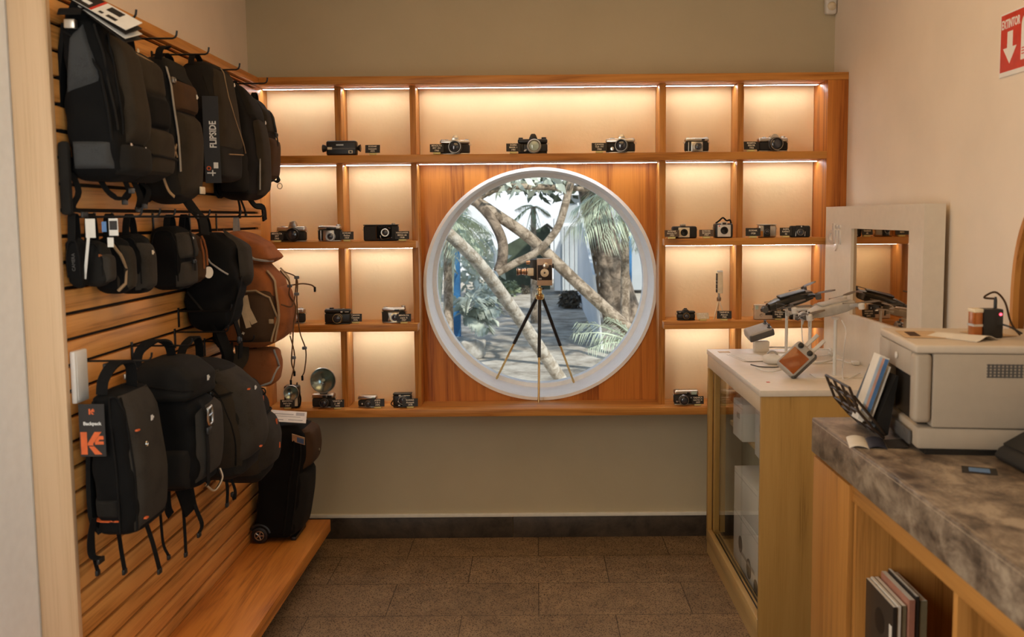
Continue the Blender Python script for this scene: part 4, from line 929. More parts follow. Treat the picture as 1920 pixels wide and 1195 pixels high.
def M7():
    t = new_bag('hiking_backpack', 'rust orange and brown hiking backpack with cords jutting toward the lit shelves', 3.635, 1.055)
    b = Bag([(0, .05, .20, -.11, .12), (.03, .02, .235, -.13, .14), (.12, .01, .252, -.135, .145), (.26, .01, .235, -.13, .14), (.32, .012, .19, -.12, .125), (.34, .03, .17, -.11, .11)], seed=18, wob=.004)
    b.mesh(.035).build('body', 'f_rust', t)
    lid = Bag([(.315, .06, .19, -.12, .13), (.345, .03, .225, -.13, .14), (.39, .02, .205, -.128, .135), (.435, .03, .135, -.115, .12), (.45, .05, .10, -.09, .10)], seed=19, e=3.6, wob=.005)
    lo = lid.mesh(.03).build('lid', 'f_rust', t)
    lid.line('near', [(.0, .44), (.35, .41), (.75, .345), (1, .335)], .005, .003).build('piping', 'f_white', lo)
    b.pocket('near', .40, .97, .03, .225, .02, e=4).build('side_pocket', 'f_brown', t)
    zp = b.line('near', [(.44, .045), (.42, .19), (.5, .225), (.75, .228), (.93, .20), (.98, .12), (.95, .03)], .004, .016).build('zipper', 'f_tan', t)
    b.pocket('front', .2, .8, .03, .24, .024).build('front_pocket', 'f_rust', t)
    b.strip('front', [(.14, .30), (.13, .18), (.10, .03)], .022, .008).build('compression_strap', 'f_tan', t)
    b.strip('front', [(.85, .30), (.85, .18), (.86, .03)], .022, .008).build('compression_strap', 'f_tan', t)
    p = b.near(.14, .21, .02); tg = MB().ribbon([p, p+Vector((.01, -.004, -.05)), p+Vector((.035, -.004, -.105))], .024, .001, (1, 0, 0)).ribbon([p+Vector((-.006, -.002, 0)), p+Vector((-.002, -.006, -.06)), p+Vector((.014, -.008, -.12))], .02, .001, (1, 0, 0)).build('hang_tag', 'paper_tan', t, smooth=False)
    text('lettering', '++', .022, 'cream_p', t, b.near(.125, .065, .021), (1, 0, .3), (-.3, 0, 1), bold=.0006)
    MB().box(.232, .25, -.172, -.166, .105, .122, .002).build('buckle', 'f_tan', t)
    cord = MB().tube(smooth_path([(.262, -.10, .30), (.285, -.06, .25), (.272, -.02, .20), (.285, .02, .15), (.28, .0, .08), (.29, -.06, .02), (.275, -.03, -.06), (.285, -.03, -.10)]), .0028, 6)
    cord.tube(smooth_path([(.25, .0, .29), (.29, .03, .26), (.28, .06, .17), (.29, .05, .05), (.31, .06, -.03), (.30, .07, -.11), (.29, .07, -.135)]), .0025, 6)
    cord.tube(smooth_path([(.262, -.1, .17), (.29, -.05, .16), (.28, .05, .22), (.27, .1, .26)]), .003, 6)
    cord.tube(smooth_path([(.27, .02, .235), (.31, .03, .24), (.345, .03, .235), (.36, .03, .225)]), .003, 6)
    cord.tube(smooth_path([(.27, -.02, .04), (.285, -.02, -.03), (.275, .0, -.09), (.262, .0, -.14)]), .0025, 6); cord.build('drawcord', 'cord_brown', t)
    for q in ((.275, -.02, .235), (.29, .03, .265), (.283, -.03, -.045), (.305, .06, -.02), (.29, .02, .20)): MB().box(q[0]-.009, q[0]+.009, q[1]-.007, q[1]+.007, q[2]-.006, q[2]+.006, .003).build('cord_lock', 'grey_d', t)
    for q in ((.285, -.03, -.10), (.29, .07, -.135), (.262, .0, -.14), (.36, .03, .225)): MB().box(q[0]-.004, q[0]+.004, q[1]-.004, q[1]+.004, q[2]-.018, q[2]+.002, .002).build('cord_end', 'f_black', t)
    MB().ribbon(smooth_path([(.10, -.08, .02), (.11, -.12, -.03), (.09, -.14, -.06), (.10, -.12, -.02)]), .05, .01, (1, .5, 0)).build('waist_strap', 'f_olive', t)
    handle(t, lid, .07, 0, .445, .055, .016, .02, 'f_white'); back_straps(t, b)
M7()
t = new_bag('small_pouch', 'rust orange pouch with a pale curved edge hanging under the orange brown backpack', 3.66, .892, 'pouch')
b = Bag([(0, .08, .19, -.05, .05), (.03, .06, .21, -.06, .06), (.1, .05, .22, -.065, .065), (.15, .06, .21, -.06, .06)], seed=21)
b.mesh(.02, 28, 10).build('body', 'f_rust', t); b.line('near', [(.97, .15), (1, .08), (.9, .02), (.6, .005)], .004, .002).build('piping', 'f_white', t)
MB().ribbon([(.12, -.02, .14), (.12, 0, .158), (.12, .02, .14)], .014, .003, (1, 0, 0)).build('handle', 'strap', t)
# ---- bottom row
def K1():
    t = new_bag('camera_backpack', 'black and grey backpack with orange logo tag and orange red bottom stripe', 2.535, .70, x=.028)
    b = Bag([(0, .03, .120, -.105, .105), (.02, .02, .134, -.112, .108), (.15, .015, .138, -.115, .11), (.32, .015, .120, -.112, .108), (.385, .025, .10, -.105, .10), (.40, .04, .08, -.09, .09)], e=5, seed=31, wob=.002)
    b.mesh(.024).build('body', 'f_black', t)
    b.pocket('front', .05, .97, .02, .385, .012).build('front_panel', 'f_grey', t)
    zip_u(b, t, 'near', .62, .95, .02, .385, 'strap', .003)
    zip_u(b, t, 'front', .2, .85, .1, .35, 'strap', .0025)
    b.strip('near', [(.02, .052), (.62, .052)], .010, .003).build('red_stripe', 'orange', t)
    b.pocket('near', .0, .60, .06, .11, .006).build('side_pocket', 'f_char', t)
    logo(t, b, 'front', .55, .305, .026, off=.014, mat='white_ink')
    for z in (.29, .05): MB().box(*(lambda p: (p.x-.004, p.x+.004, p.y-.007, p.y+.007, p.z-.002, p.z+.002))(b.pt('front', .15, z, .012))).build('orange_tab', 'orange', t)
    MB().torus(b.pt('front', .30, .245, .014), .006, .002, (1, 0, 0), 16, 6).build('round_badge', 'chrome', t)
    MB().ribbon(smooth_path([(.05, -.095, .39), (.055, -.09, .43), (.07, -.06, .465), (.09, -.02, .465), (.09, 0, .44), (.08, .02, .39)], 4), .028, .008, (1, .4, 0)).build('handle', 'strap', t)
    buckle(t, Vector((.04, -.04, .455)), .014)
    g = MB().box(.004, .072, -.132, -.1305, .232, .372, .001).build('hang_tag', 'card', t, smooth=False)
    # tag mark: bold K with an arrow, plus its small repeat and the word
    def mark(cx, cz, s_, y):
        m_ = MB(); o = (cx, cz)
        for poly in ([(-.5, -.5), (-.5, .5), (-.22, .5), (-.22, -.5)], [(-.2, 0), (.12, .5), (.42, .5), (.02, -.04), (.06, -.1), (-.2, -.1)], [(-.16, -.14), (.08, -.14), (.42, -.5), (.1, -.5)], [(.12, .08), (.30, .32), (.5, .32), (.5, .16), (.32, .16), (.26, .08), (.5, .08), (.5, -.06), (.12, -.06)]):
            m_.prism([(cx+u*s_, cz+v*s_) for u, v in poly], y-.0006, y, 'y')
        return m_
    mark(.037, .268, .060, -.1322).build('tag_logo', 'orange', g, smooth=False); mark(.039, .352, .015, -.1322).build('tag_logo', 'orange', g, smooth=False)
    text('lettering', 'Backpack', .0125, 'white_ink', g, (.039, -.1324, .320), (1, 0, 0), (0, 0, 1), bold=.0003)
    MB().tube([(.04, -.12, .385), (.04, -.131, .362)], .0009, 5).build('tag_string', 'strap', g)
    back_straps(t, b)
    dangle(t, [(.02, -.11, .06), (.01, -.115, .0), (.015, -.12, -.04), (.035, -.115, -.05)], .022); dangle(t, [(.01, -.10, .03), (.012, -.105, -.04), (.018, -.10, -.09)], .012)
    dangle(t, [(.06, -.06, .01), (.066, -.06, -.05), (.07, -.055, -.105)], .014); dangle(t, [(.10, .02, .01), (.112, .03, -.05), (.118, .04, -.10), (.122, .05, -.145)], .015)
K1()
def K2():
    t = new_bag('camera_backpack', 'dark backpack with a boxy top lid and silver metal clip, second in the bottom row', 2.815, .735)
    b = Bag([(0, .06, .19, -.095, .095), (.02, .045, .215, -.11, .11), (.14, .04, .225, -.115, .115), (.25, .04, .225, -.112, .112), (.285, .05, .205, -.10, .10)], e=5, seed=32, wob=.004)
    b.mesh(.024).build('body', 'f_black', t)
    lid = Bag([(.275, .045, .215, -.11, .11), (.295, .03, .222, -.115, .112), (.345, .03, .222, -.115, .112), (.388, .045, .185, -.108, .106), (.40, .06, .16, -.09, .09)], e=5, seed=33, wob=.003)
    lo = lid.mesh(.022).build('lid', 'f_char', t)
    lid.line('near', [(.02, .33), (.3, .33), (.97, .31)], .003).build('zipper', 'strap', lo); logo(lo, lid, 'front', .5, .335, .028, off=.004)
    b.pocket('front', .1, .95, .03, .26, .02).build('front_pocket', 'f_grey', t)
    b.pocket('near', .2, .9, .02, .14, .016).build('side_pocket', 'f_char', t)
    st = b.strip('front', [(.12, .28), (.14, .18), (.2, .05), (.22, .01)], .022, .022).build('closure_strap', 'strap', t)
    p = b.pt('front', .14, .235, .034)
    cp = MB(); P = [p+Vector((0, a, c_)) for a, c_ in ((-.018, .022), (.012, .026), (.020, .012), (.016, -.022), (-.010, -.026), (-.020, -.012), (-.018, .022))]
    cp.tube(P, .0042, 8); cp.tube([p+Vector((0, -.019, .0)), p+Vector((0, .018, .004))], .003, 6); cp.build('metal_clip', 'chrome', t)
    MB().box(*(lambda q: (q.x-.003, q.x+.005, q.y-.016, q.y+.016, q.z-.01, q.z+.01))(p-Vector((.006, 0, .045))), .002).build('buckle', 'black', t)
    MB().ribbon(smooth_path([(.05, -.09, .38), (.06, -.085, .43), (.09, -.05, .455), (.11, .0, .44), (.11, .03, .39)], 4), .026, .007, (1, .4, 0)).build('handle', 'strap', t)
    for q, m_ in (((.03, -.12, .36), 'chrome_dark'), ((.06, -.13, .34), 'f_olive')): buckle(t, Vector(q), .011, m_)
    back_straps(t, b)
    dangle(t, [(.08, -.05, .01), (.085, -.05, -.08), (.085, -.04, -.17), (.10, -.04, -.21)], .010); dangle(t, [(.10, -.03, .02), (.10, -.03, -.06), (.105, -.02, -.09)], .03, end=False)
    dangle(t, [(.15, -.05, .01), (.155, -.05, -.06), (.155, -.045, -.15), (.155, -.045, -.20)], .012); dangle(t, [(.17, -.02, .01), (.18, -.02, -.06), (.195, -.01, -.12), (.185, -.01, -.15)], .016)
    MB().ribbon(smooth_path([(.15, -.06, .03), (.165, -.05, -.03), (.17, -.03, -.075)]), .05, .008, (.4, 1, 0)).build('waist_strap', 'f_black', t)
    MB().tube(smooth_path([(.20, .02, -.005), (.22, .04, -.03), (.235, .07, .0), (.225, .08, .03)]), .004, 8).build('cord_clip', 'chrome', t)
K2()
def K3():
    t = new_bag('camera_backpack', 'grey backpack with tall zipped front pocket and orange marks, third in the bottom row', 3.10, .69)
    b = Bag([(0, .06, .24, -.105, .105), (.03, .03, .27, -.125, .125), (.14, .02, .285, -.13, .13), (.28, .02, .265, -.128, .128), (.36, .03, .20, -.12, .12), (.395, .06, .15, -.10, .10)], e=3.8, seed=34, wob=.003)
    b.mesh(.03).build('body', 'f_char', t)
    b.pocket('front', .05, .93, .07, .37, .024, e=4).build('front_pocket', 'f_grey', t)
    b.pocket('near', .25, .95, .05, .33, .012).build('side_panel', 'f_olive', t)
    b.line('near', [(.75, .34), (.86, .2), (.9, .06)], .003, .008).build('zipper', 'strap', t); zip_u(b, t, 'front', .12, .86, .09, .35, 'strap', .003)
    b.line('near', [(.05, .36), (.5, .375), (.8, .33)], .004, .004).build('lid_seam', 'strap', t)
    logo(t, b, 'front', .5, .295, .028, off=.026); 
    for f_, z in ((.30, .30), (.35, .105)): MB().box(*(lambda p: (p.x-.004, p.x+.003, p.y-.007, p.y+.007, p.z-.002, p.z+.002))(b.pt('front', f_, z, .025))).build('orange_tab', 'orange', t)
    buckle(t, b.pt('near', .7, .30, .012), .012); b.strip('near', [(.2, .31), (.7, .29), (.95, .3)], .014, .012).build('compression_strap', 'strap', t)
    MB().ribbon(smooth_path([(.06, -.07, .38), (.07, -.06, .44), (.09, -.01, .47), (.09, .03, .44), (.08, .06, .38)], 4), .026, .006, (1, .3, 0)).build('handle', 'strap', t); back_straps(t, b)
    dangle(t, [(.20, -.08, .02), (.205, -.08, -.03), (.20, -.075, -.08)], .014); dangle(t, [(.19, -.02, .01), (.21, -.02, -.05), (.20, .0, -.09), (.19, .01, -.07)], .012)
K3()
def K4():
    t = new_bag('camera_backpack', 'dark grey backpack with orange zip pulls, farthest in the bottom row', 3.44, .58)
    b = Bag([(0, .05, .22, -.10, .10), (.04, .02, .228, -.125, .12), (.16, .015, .238, -.13, .12), (.28, .02, .21, -.12, .115), (.36, .04, .17, -.10, .10), (.39, .06, .14, -.08, .08)], e=3.6, seed=35, wob=.003)
    b.mesh(.03).build('body', 'f_char', t)
    b.pocket('front', .05, .95, .05, .24, .02).build('front_pocket', 'f_grey', t); b.line('front', [(.05, .25), (.95, .25)], .004, .004).build('zipper', 'strap', t)
    b.pocket('near', .5, .95, .04, .22, .014).build('side_pocket', 'f_olive', t)
    for f_, z, d_ in ((.55, .30, 0), (.6, .21, .02), (.6, .12, .02)): MB().box(*(lambda p: (p.x-.003, p.x+.003, p.y-.004, p.y+.004, p.z-.011, p.z+.011))(b.pt('front', f_, z, d_)), .002).build('zip_pull', 'orange', t)
    MB().torus(b.pt('front', .6, .325, .012), .012, .003, (.3, 1, 0), 16, 6).build('clip_loop', 'black', t)
    MB().ribbon([(.07, -.03, .38), (.08, -.02, .5), (.085, .02, .5), (.08, .03, .38)], .02, .004, (1, .3, 0)).build('handle', 'strap', t); back_straps(t, b)
    slat_hook(3.44, 1.0985, label='black wall hook holding the dark grey pack with orange zip pulls')
    dangle(t, [(.10, -.02, .38), (.10, -.01, .45), (.10, 0, .515)], .012, end=False)
K4()
# ---- roller bag
def roller():
    t = thing('roller_bag', 'black wheeled camera bag standing on the wooden bench', 'wheeled bag', (-1.235, 4.005, .167), 0)
    b = Bag([(.012, .03, .185, -.115, .115), (.05, .02, .20, -.122, .122), (.22, .03, .225, -.122, .122), (.40, .055, .25, -.12, .12), (.47, .075, .245, -.115, .115), (.50, .09, .225, -.10, .10)], e=6, seed=41, wob=.002)
    b.mesh(.03).build('body', 'f_black', t)
    b.pocket('front', .04, .97, .03, .30, .018).build('front_pocket', 'f_char', t)
    fl = b.pocket('front', .10, 1.0, .315, .485, .026).build('front_flap', 'f_brown', t); MB().lathe([(.006, 0), (.006, .003), (1e-4, .004)], b.pt('front', .55, .375, .027), (1, 0, 0), 14).build('snap_button', 'chrome', fl)
    b.line('near', [(.72, .03), (.74, .25), (.76, .47)], .004).build('zipper', 'strap', t); b.line('near', [(.9, .03), (.9, .25), (.9, .46)], .003).build('zipper', 'f_char', t)
    for y in (-.118, .10):
        wh = MB().lathe([(.024, -.012), (.0345, -.010), (.036, 0), (.0345, .010), (.024, .012), (.02, .008), (1e-4, .008)], (.045, y, .0365), (0, -1, 0), 28).build('wheel', 'black', t)
        hb = MB().torus((.045, y-.012, .0365), .019, .0025, (0, 1, 0), 24, 6)
        for i in range(5): hb.tube([(.045, y-.0125, .0365), (.045+.018*math.cos(i*1.2566), y-.0125, .0365+.018*math.sin(i*1.2566))], .0028, 6)
        hb.lathe([(.006, 0), (.005, .004), (1e-4, .004)], (.045, y-.011, .0365), (0, -1, 0), 14); hb.build('hub', 'chrome', wh)
        MB().tube(arc((.045, y, .0365), .043, .2, 2.6, 10, (1, 0, 0), (0, 0, 1)), .008, 8).build('wheel_arch', 'black', t)
    MB().box(.17, .19, -.09, .09, 0, .016, .003).build('foot', 'black', t)
    MB().tube(smooth_path([(.12, -.05, .49), (.12, -.04, .515), (.12, .04, .515), (.12, .05, .49)]), .007, 8).build('handle', 'strap', t)
    g = thing('paper_leaflet', 'white printed leaflet lying on top of the black wheeled bag', 'leaflet', (-1.235+.165, 3.955, .167+.535), 0)
    mx = Matrix.Rotation(.22, 4, 'Z') @ Matrix.Rotation(.12, 4, 'Y') @ Matrix.Rotation(.35, 4, 'X')
    MB().box(-.075, .075, -.045, .045, -.001, .001, mx=mx).build('sheet', 'paper', g, smooth=False)
    pr = MB()
    for a_, c_, e_, f_ in ((-.06, .02, .012, .02), (-.06, .05, -.004, .0), (.03, .066, .01, .034), (-.065, -.02, -.034, -.026), (-.0, .06, -.03, -.024)): pr.box(a_, c_, e_, f_, .001, .0014, mx=mx)
    pr.build('print', 'grey_p', g, smooth=False)
    g2 = thing('photo_card', 'small glossy picture card stuck on the wheeled bag under the leaflet', 'card', (-1.235+.225, 3.872, .167+.455), 0)
    mx = Matrix.Rotation(-.3, 4, 'Z') @ Matrix.Rotation(.5, 4, 'X') @ Matrix.Rotation(.3, 4, 'Y')
    MB().box(-.028, .03, -.001, .001, -.022, .022, mx=mx).build('card', 'paper_tan', g2, smooth=False); MB().box(-.005, .026, -.0016, -.001, -.018, .012, mx=mx).build('picture', 'blue_print', g2, smooth=False)

roller()
wp = thing('wall_switch_plate', 'blank pale grey plate fixed on the slat wall near the post', 'switch plate', (XS, 2.475, 1.135), 0)
MB().box(.001, .016, -.035, .035, -.07, .07, .004).build('plate', 'white_p', wp); MB().box(.016, .0175, -.028, .028, -.062, .062, .001).build('cover', 'white_p', wp)
M['stone_edge'] = plain('worn_pale_stone_edge', (.50, .40, .28), .5, var=.2)
M['white_lam'] = plain('white_laminate', (.72, .65, .54), .35, var=.03)
M['white_gloss'] = plain('glossy_white_letters', (.80, .77, .71), .08, var=.02, coat=1)
M['white_metal'] = plain('white_enamelled_steel', (.70, .68, .63), .35, var=.03)
M['cab_cream'] = plain('cream_laminate_edge', (.66, .53, .36), .45, var=.03)
M['drone_dark'] = plain('black_drone_shell', (.022, .020, .016), .3)
M['cab_y'] = wood('laminate_beech_y', (.50, .33, .13), (.43, .27, .095), 1, ring=4, fine=1.6)
M['counter_y'] = wood('counter_oak_y', (.52, .245, .062), (.44, .19, .04), 1, ring=4)
M['screen'] = plain('dark_screen_glass', (.50, .37, .24), .03, 1, var=.01)
M['mirror'] = plain('mirror_reflection_tint', (.52, .43, .32), .02, 1, var=.01)  # brown of the reflected surroundings put into the mirror colour
M['drone_pale'] = plain('pale_grey_drone_shell', (.48, .45, .40), .45)
M['drone_brown'] = plain('taupe_propeller', (.16, .125, .09), .4)
M['wood_screen'] = plain('orange_brown_screen', (.30, .085, .02), .12)
M['printer'] = plain('beige_grey_printer_shell', (.44, .37, .285), .5, var=.03)
M['printer_top'] = plain('beige_printer_lid', (.62, .53, .42), .5, var=.03)
M['amber_gloss'] = plain('amber_reflective_plastic', (.42, .13, .03), .12, .3)
M['red_led'] = emitter('red_led_light', (1, .05, .08), 6)
M['rack_brown'] = plain('dark_bronze_wire', (.055, .035, .022), .4, .4)
M['pale_blue'] = plain('pale_blue_print', (.52, .62, .74), .4)
M['pink_print'] = plain('pink_print', (.72, .40, .30), .4)
M['navy'] = plain('navy_print', (.03, .035, .06), .35)
M['mag_dark'] = plain('dark_magazine_cover', (.035, .03, .025), .35)
M['mag_olive'] = plain('olive_magazine_cover', (.20, .17, .10), .45)
M['mag_pink'] = plain('rose_magazine_cover', (.42, .19, .13), .4)
# ------------------------------------------------------------------ glazed display cabinet
CT = .945
cb = thing('display_cabinet', 'beech laminate display cabinet with white top and sliding glass doors', 'cabinet', (.775, 3.185, 0))
CW, CL = .605, 1.01
MB().box(0, CW, 0, .018, .03, CT-.022, .0015).build('end_panel', 'cab', cb)
MB().box(CW-.018, CW, .018, CL, .03, CT-.022).build('back_panel', 'cab', cb)
MB().box(-.004, CW, -.004, CL, CT-.022, CT, .002).build('top_panel', 'white_lam', cb)
MB().box(0, .018, .018, CL, CT-.080, CT-.022, .0015).build('top_rail', 'cab_cream', cb)
rl = MB().box(.004, .10, .018, CL, .0, .06).box(0, .022, .018, CL, .06, .115, .0015).box(.022, .055, .018, CL, .06, .102).build('bottom_rail', 'cab_y', cb)
MB().box(.024, .033, .02, CL-.06, .1021, .104).box(.042, .05, .02, CL-.06, .1021, .104).build('door_track', 'black', rl, smooth=False)
MB().box(.10, CW-.018, .018, CL, .03, .06).build('bottom_panel', 'cab_y', cb)
MB().box(0, .02, CL-.03, CL, .115, CT-.085, .0015).box(.024, .05, CL-.045, CL, .102, CT-.085, .0015).box(.054, .08, CL-.03, CL, .102, CT-.085, .0015).build('jamb', 'cab', cb)
MB().box(CW-.06, CW-.018, CL-.02, CL, .03, CT-.085).build('jamb', 'cab', cb)
for x, a, c in ((.029, .42, CL-.05), (.046, .02, .50)):
    MB().box(x-.0025, x+.0025, a, c, .104, CT-.086).build('glass_door', 'door_glass', cb, smooth=False)
MB().box(.08, CW-.06, CL-.008, CL-.003, .06, CT-.085).build('end_glass', 'door_glass', cb, smooth=False)
MB().box(.10, CW-.018, .018, CL-.02, .605, .623, .001).build('shelf', 'cab_y', cb)
def carton(label, x, y, z, w, d, h, rz=0, pic=None):
    t = thing('product_box', label, 'box', (x, y, z), rz, 'white boxes inside the glass cabinet')
    MB().box(0, w, 0, d, 0, h, .002).build('carton', 'white_p', t)
    MB().box(-.0006, .001, .004, d-.004, h-.022, h-.02).build('lid_seam', 'grey_p', t, smooth=False)
    if pic == 'drone':
        for yy, zz, r in ((d*.72, h*.50, .034), (d*.40, h*.32, .04), (d*.15, h*.20, .034)):
            MB().lathe([(r, 0), (r, .0012), (r*.8, .0012), (r*.75, .0006), (1e-4, .0006)], (0, yy, zz), (-1, 0, 0), 24).build('printed_picture', 'grey_d', t)
        MB().box(-.001, 0, d*.2, d*.75, h*.36, h*.42).build('printed_picture', 'grey_p', t, smooth=False)
    elif pic: MB().box(-.001, 0, d*.3, d*.6, h*.55, h*.7).build('printed_picture', pic, t, smooth=False)
    return t
carton('white box leaning back on the cabinet shelf, farther one behind the glass', .838, 3.75, .6235, .10, .16, .155, .03, 'grey_p')
carton('tall white box on the cabinet shelf close to the near panel', .84, 3.36, .6235, .12, .2, .19, -.02, 'grey_d')
carton('large white box with printed drone picture at the bottom of the glass cabinet', .838, 3.42, .0605, .22, .48, .26, 0, 'drone')
carton('plain white box stacked on the printed one inside the glass cabinet', .842, 3.50, .3215, .20, .38, .17, .02)
# ------------------------------------------------------------------ display board with screen
bd = thing('display_board', 'white freestanding display frame with a dark mirror-like screen on the cabinet', 'display', (1.30, 3.135, CT))
BH, BL, BD = .637, 1.06, .072
b = MB(); sy0, sy1, sz0, sz1 = .125, .72, .19, .545
for q in ((0, sy0, 0, BH), (sy1, BL, 0, BH), (sy0, sy1, 0, sz0), (sy0, sy1, sz1, BH)): b.box(0, BD, q[0], q[1], q[2], q[3])
bmesh.ops.remove_doubles(b.bm, verts=b.bm.verts, dist=1e-5); b.build('frame', 'white_lam', bd, smooth=False)
MB().box(.012, BD-.002, sy0, sy1, sz0, sz1).build('screen', 'screen', bd, smooth=False)
text('lettering', 'dji', .125, 'white_gloss', bd, (-.003, .93, .515), (0, -1, 0), (0, 0, 1), extrude=.003, bold=.002, sx=1.5)
# ------------------------------------------------------------------ drones on stands
def drone(name, label, loc, rz, ry, mb_, mp, ml, size=1., pole=None, polelab=None, dark=False):
    t = thing(name, label, 'drone', loc, 0, 'display drones on the cabinet', rot=(.12, ry, rz))
    s_ = size
    MB().rings([[Vector((x*s_, _spow(math.cos(a), .55)*w*s_, z*s_+_spow(math.sin(a), .55)*h*s_)) for a in [2*PI*i/24 for i in range(24)]] for x, w, h, z in ((-.105, .012, .008, 0), (-.10, .022, .015, 0), (-.06, .034, .023, .002), (0, .038, .026, .004), (.06, .034, .024, .006), (.098, .026, .018, .006), (.105, .014, .010, .006))]).build('body', mb_, t)
    MB().box(-.05*s_, .07*s_, -.024*s_, .024*s_, .026*s_, .036*s_, .005).build('battery', 'black' if dark else mb_, t)
    g = MB().lathe([(.012*s_, -.014*s_), (.015*s_, -.010*s_), (.015*s_, .010*s_), (.012*s_, .014*s_), (1e-4, .014*s_)], (-.118*s_, 0, -.006*s_), (0, 1, 0), 18).build('gimbal_camera', 'grey_d', t)
    MB().lathe([(.008*s_, 0), (.008*s_, .006*s_), (.006*s_, .007*s_), (1e-4, .005*s_)], (-.130*s_, 0, -.006*s_), (-1, 0, 0), 16).build('lens', 'lens', g)
    for sx, sy in ((-1, -1), (-1, 1), (1, -1), (1, 1)):
        a = Vector((sx*.075, sy*.03, .008))*s_; e = Vector((sx*.075+(.05 if sx < 0 else -.0), sy*(.052 if sx < 0 else .05), -.004))*s_
        if sx > 0: e = Vector((.10, sy*.075, .012))*s_
        else: e = Vector((-.13, sy*.07, .008))*s_ if not dark else Vector((-.02, sy*.05, -.012))*s_
        ar = MB().tube([a, a.lerp(e, .5)+Vector((0, 0, .004)), e], [.009*s_, .008*s_, .008*s_], 10).build('arm', mb_, t)
        MB().lathe([(.012*s_, -.012*s_), (.013*s_, -.008*s_), (.013*s_, .010*s_), (.009*s_, .014*s_), (1e-4, .015*s_)], e, (0, 0, 1), 18).build('motor', ml, ar)
        for k, off in enumerate((0, PI*.93)):
            ang = (.35 if sx > 0 else PI-.3)*sy+off; d = Vector((math.cos(ang), math.sin(ang), 0)); n_ = Vector((-d.y, d.x, 0)); z0 = e+Vector((0, 0, .015*s_)); rs = []
            for u, w in ((.0, .004), (.016, .006), (.034, .0085), (.056, .007), (.07, .0035), (.074, .001)):
                c_ = z0+d*u*s_; rs.append([c_+n_*w*s_+Vector((0, 0, .003*s_)), c_-n_*w*s_-Vector((0, 0, .001)), c_-n_*w*s_-Vector((0, 0, .0022)), c_+n_*w*s_+Vector((0, 0, .002*s_))])
            MB().rings(rs).build('propeller_blade', mp, ar)
        if sx < 0: MB().tube([e, e+Vector((-.006, 0, -.04))*s_], [.006*s_, .004*s_], 8).build('landing_leg', mb_, ar)
    for sy in (-.5, .5): MB().lathe([(.006*s_, 0), (.006*s_, .004), (1e-4, .004)], (-.10*s_, sy*.024*s_, .008*s_), (-1, 0, 0), 12).build('sensor', 'black_gloss', t)
    return t
def stand(label, x, y, z1, lean=0):
    t = thing('drone_stand', label, 'stand', (x, y, CT), 0, 'white pole stands on the cabinet')
    MB().box(-.08, .09, -.045, .045, 0, .0035, .0015).build('base_plate', 'white_lam', t)
    MB().tube([(0, 0, .004), (lean, 0, z1-CT)], .0065, 12).build('pole', 'white_metal', t)
    MB().lathe([(.0065, 0), (.016, .008), (.018, .010), (1e-4, .011)], (lean, 0, z1-CT-.010), (0, 0, 1), 16).build('holder', 'white_p', t)
stand('white pole stand nearest the lit shelves under the dark drone', 1.105, 4.10, 1.135)
stand('white pole stand nearest the counter under the pale drone', 1.113, 3.455, 1.168)
stand('short white pole stand in the middle between the two drones', 1.118, 3.79, 1.125)
drone('drone', 'black folded camera drone on the stand nearest the shelves', (1.115, 4.085, 1.170), .1, -.24, 'drone_dark', 'drone_brown', 'grey_d', 1.0, dark=True)
drone('drone', 'pale grey camera drone with spread propellers on the stand nearest the counter', (1.095, 3.455, 1.196), .15, -.17, 'drone_pale', 'drone_brown', 'white_p', .88)
drone('drone', 'small pale drone on the short stand in the middle of the cabinet', (1.118, 3.79, 1.143), .5, -.1, 'drone_pale', 'grey_p', 'grey_p', .62)
# controllers
def controller(label, loc, rot, s_=1., screen=True, ant=True, mat='grey_p', sticks=True):
    t = thing('remote_controller', label, 'controller', loc, 0, 'drone controllers on the cabinet', rot=rot)
    MB().box(-.062*s_, .062*s_, -.045*s_, .045*s_, -.022*s_, .022*s_, .014*s_, 4).build('body', mat, t)
    MB().box(-.0625*s_, .0625*s_, -.046*s_, -.030*s_, -.018*s_, .018*s_, .008*s_).build('grip_band', 'grey_d', t)
    if screen: MB().box(-.052*s_, .03*s_, -.036*s_, .036*s_, .0215*s_, .0235*s_, .001).build('screen', 'wood_screen', t)
    if sticks:
        for sy in (-.022, .022):
            MB().lathe([(.011*s_, 0), (.011*s_, .002), (.003*s_, .003), (.003*s_, .012*s_), (.007*s_, .013*s_), (.007*s_, .017*s_), (1e-4, .017*s_)], (.047*s_, sy*s_, .021*s_), (0, 0, 1), 16).build('control_stick', 'black', t)
    if ant:
        for sy in (-.018, .014): MB().box(.058*s_, .118*s_, (sy-.007)*s_, (sy+.007)*s_, -.005*s_, .006*s_, .003).box(.115*s_, .125*s_, (sy-.0068)*s_, (sy+.0068)*s_, -.0048*s_, .0058*s_, .002).build('antenna', 'white_p', t)
    return t
p = at(1493, 684, Y=3.44)
ct = controller('grey remote controller with orange brown screen and two antennas, tilted on the cabinet', (p.x, p.y, p.z), (0, 0, 0))
ex = Vector((.70, .10, .62)).normalized(); ez = Vector((-.30, -.85, .42)); ez = (ez-ex*ez.dot(ex)).normalized(); ey = ez.cross(ex)
mx = Matrix((ex, ey, ez)).transposed().to_4x4(); mx.translation = p+Vector((0, 0, .017)); ct.matrix_world = mx
bs = thing('controller_block', 'small white block stand under the grey remote controller nearest the shelves', 'stand', (.995, 4.11, CT))
MB().box(-.03, .032, -.025, .025, 0, .048, .002).build('block', 'white_lam', bs)
c2 = controller('grey remote controller with two black sticks resting on a white block', (.99, 4.105, CT+.098), (0, 0, 0), .92, False, False)
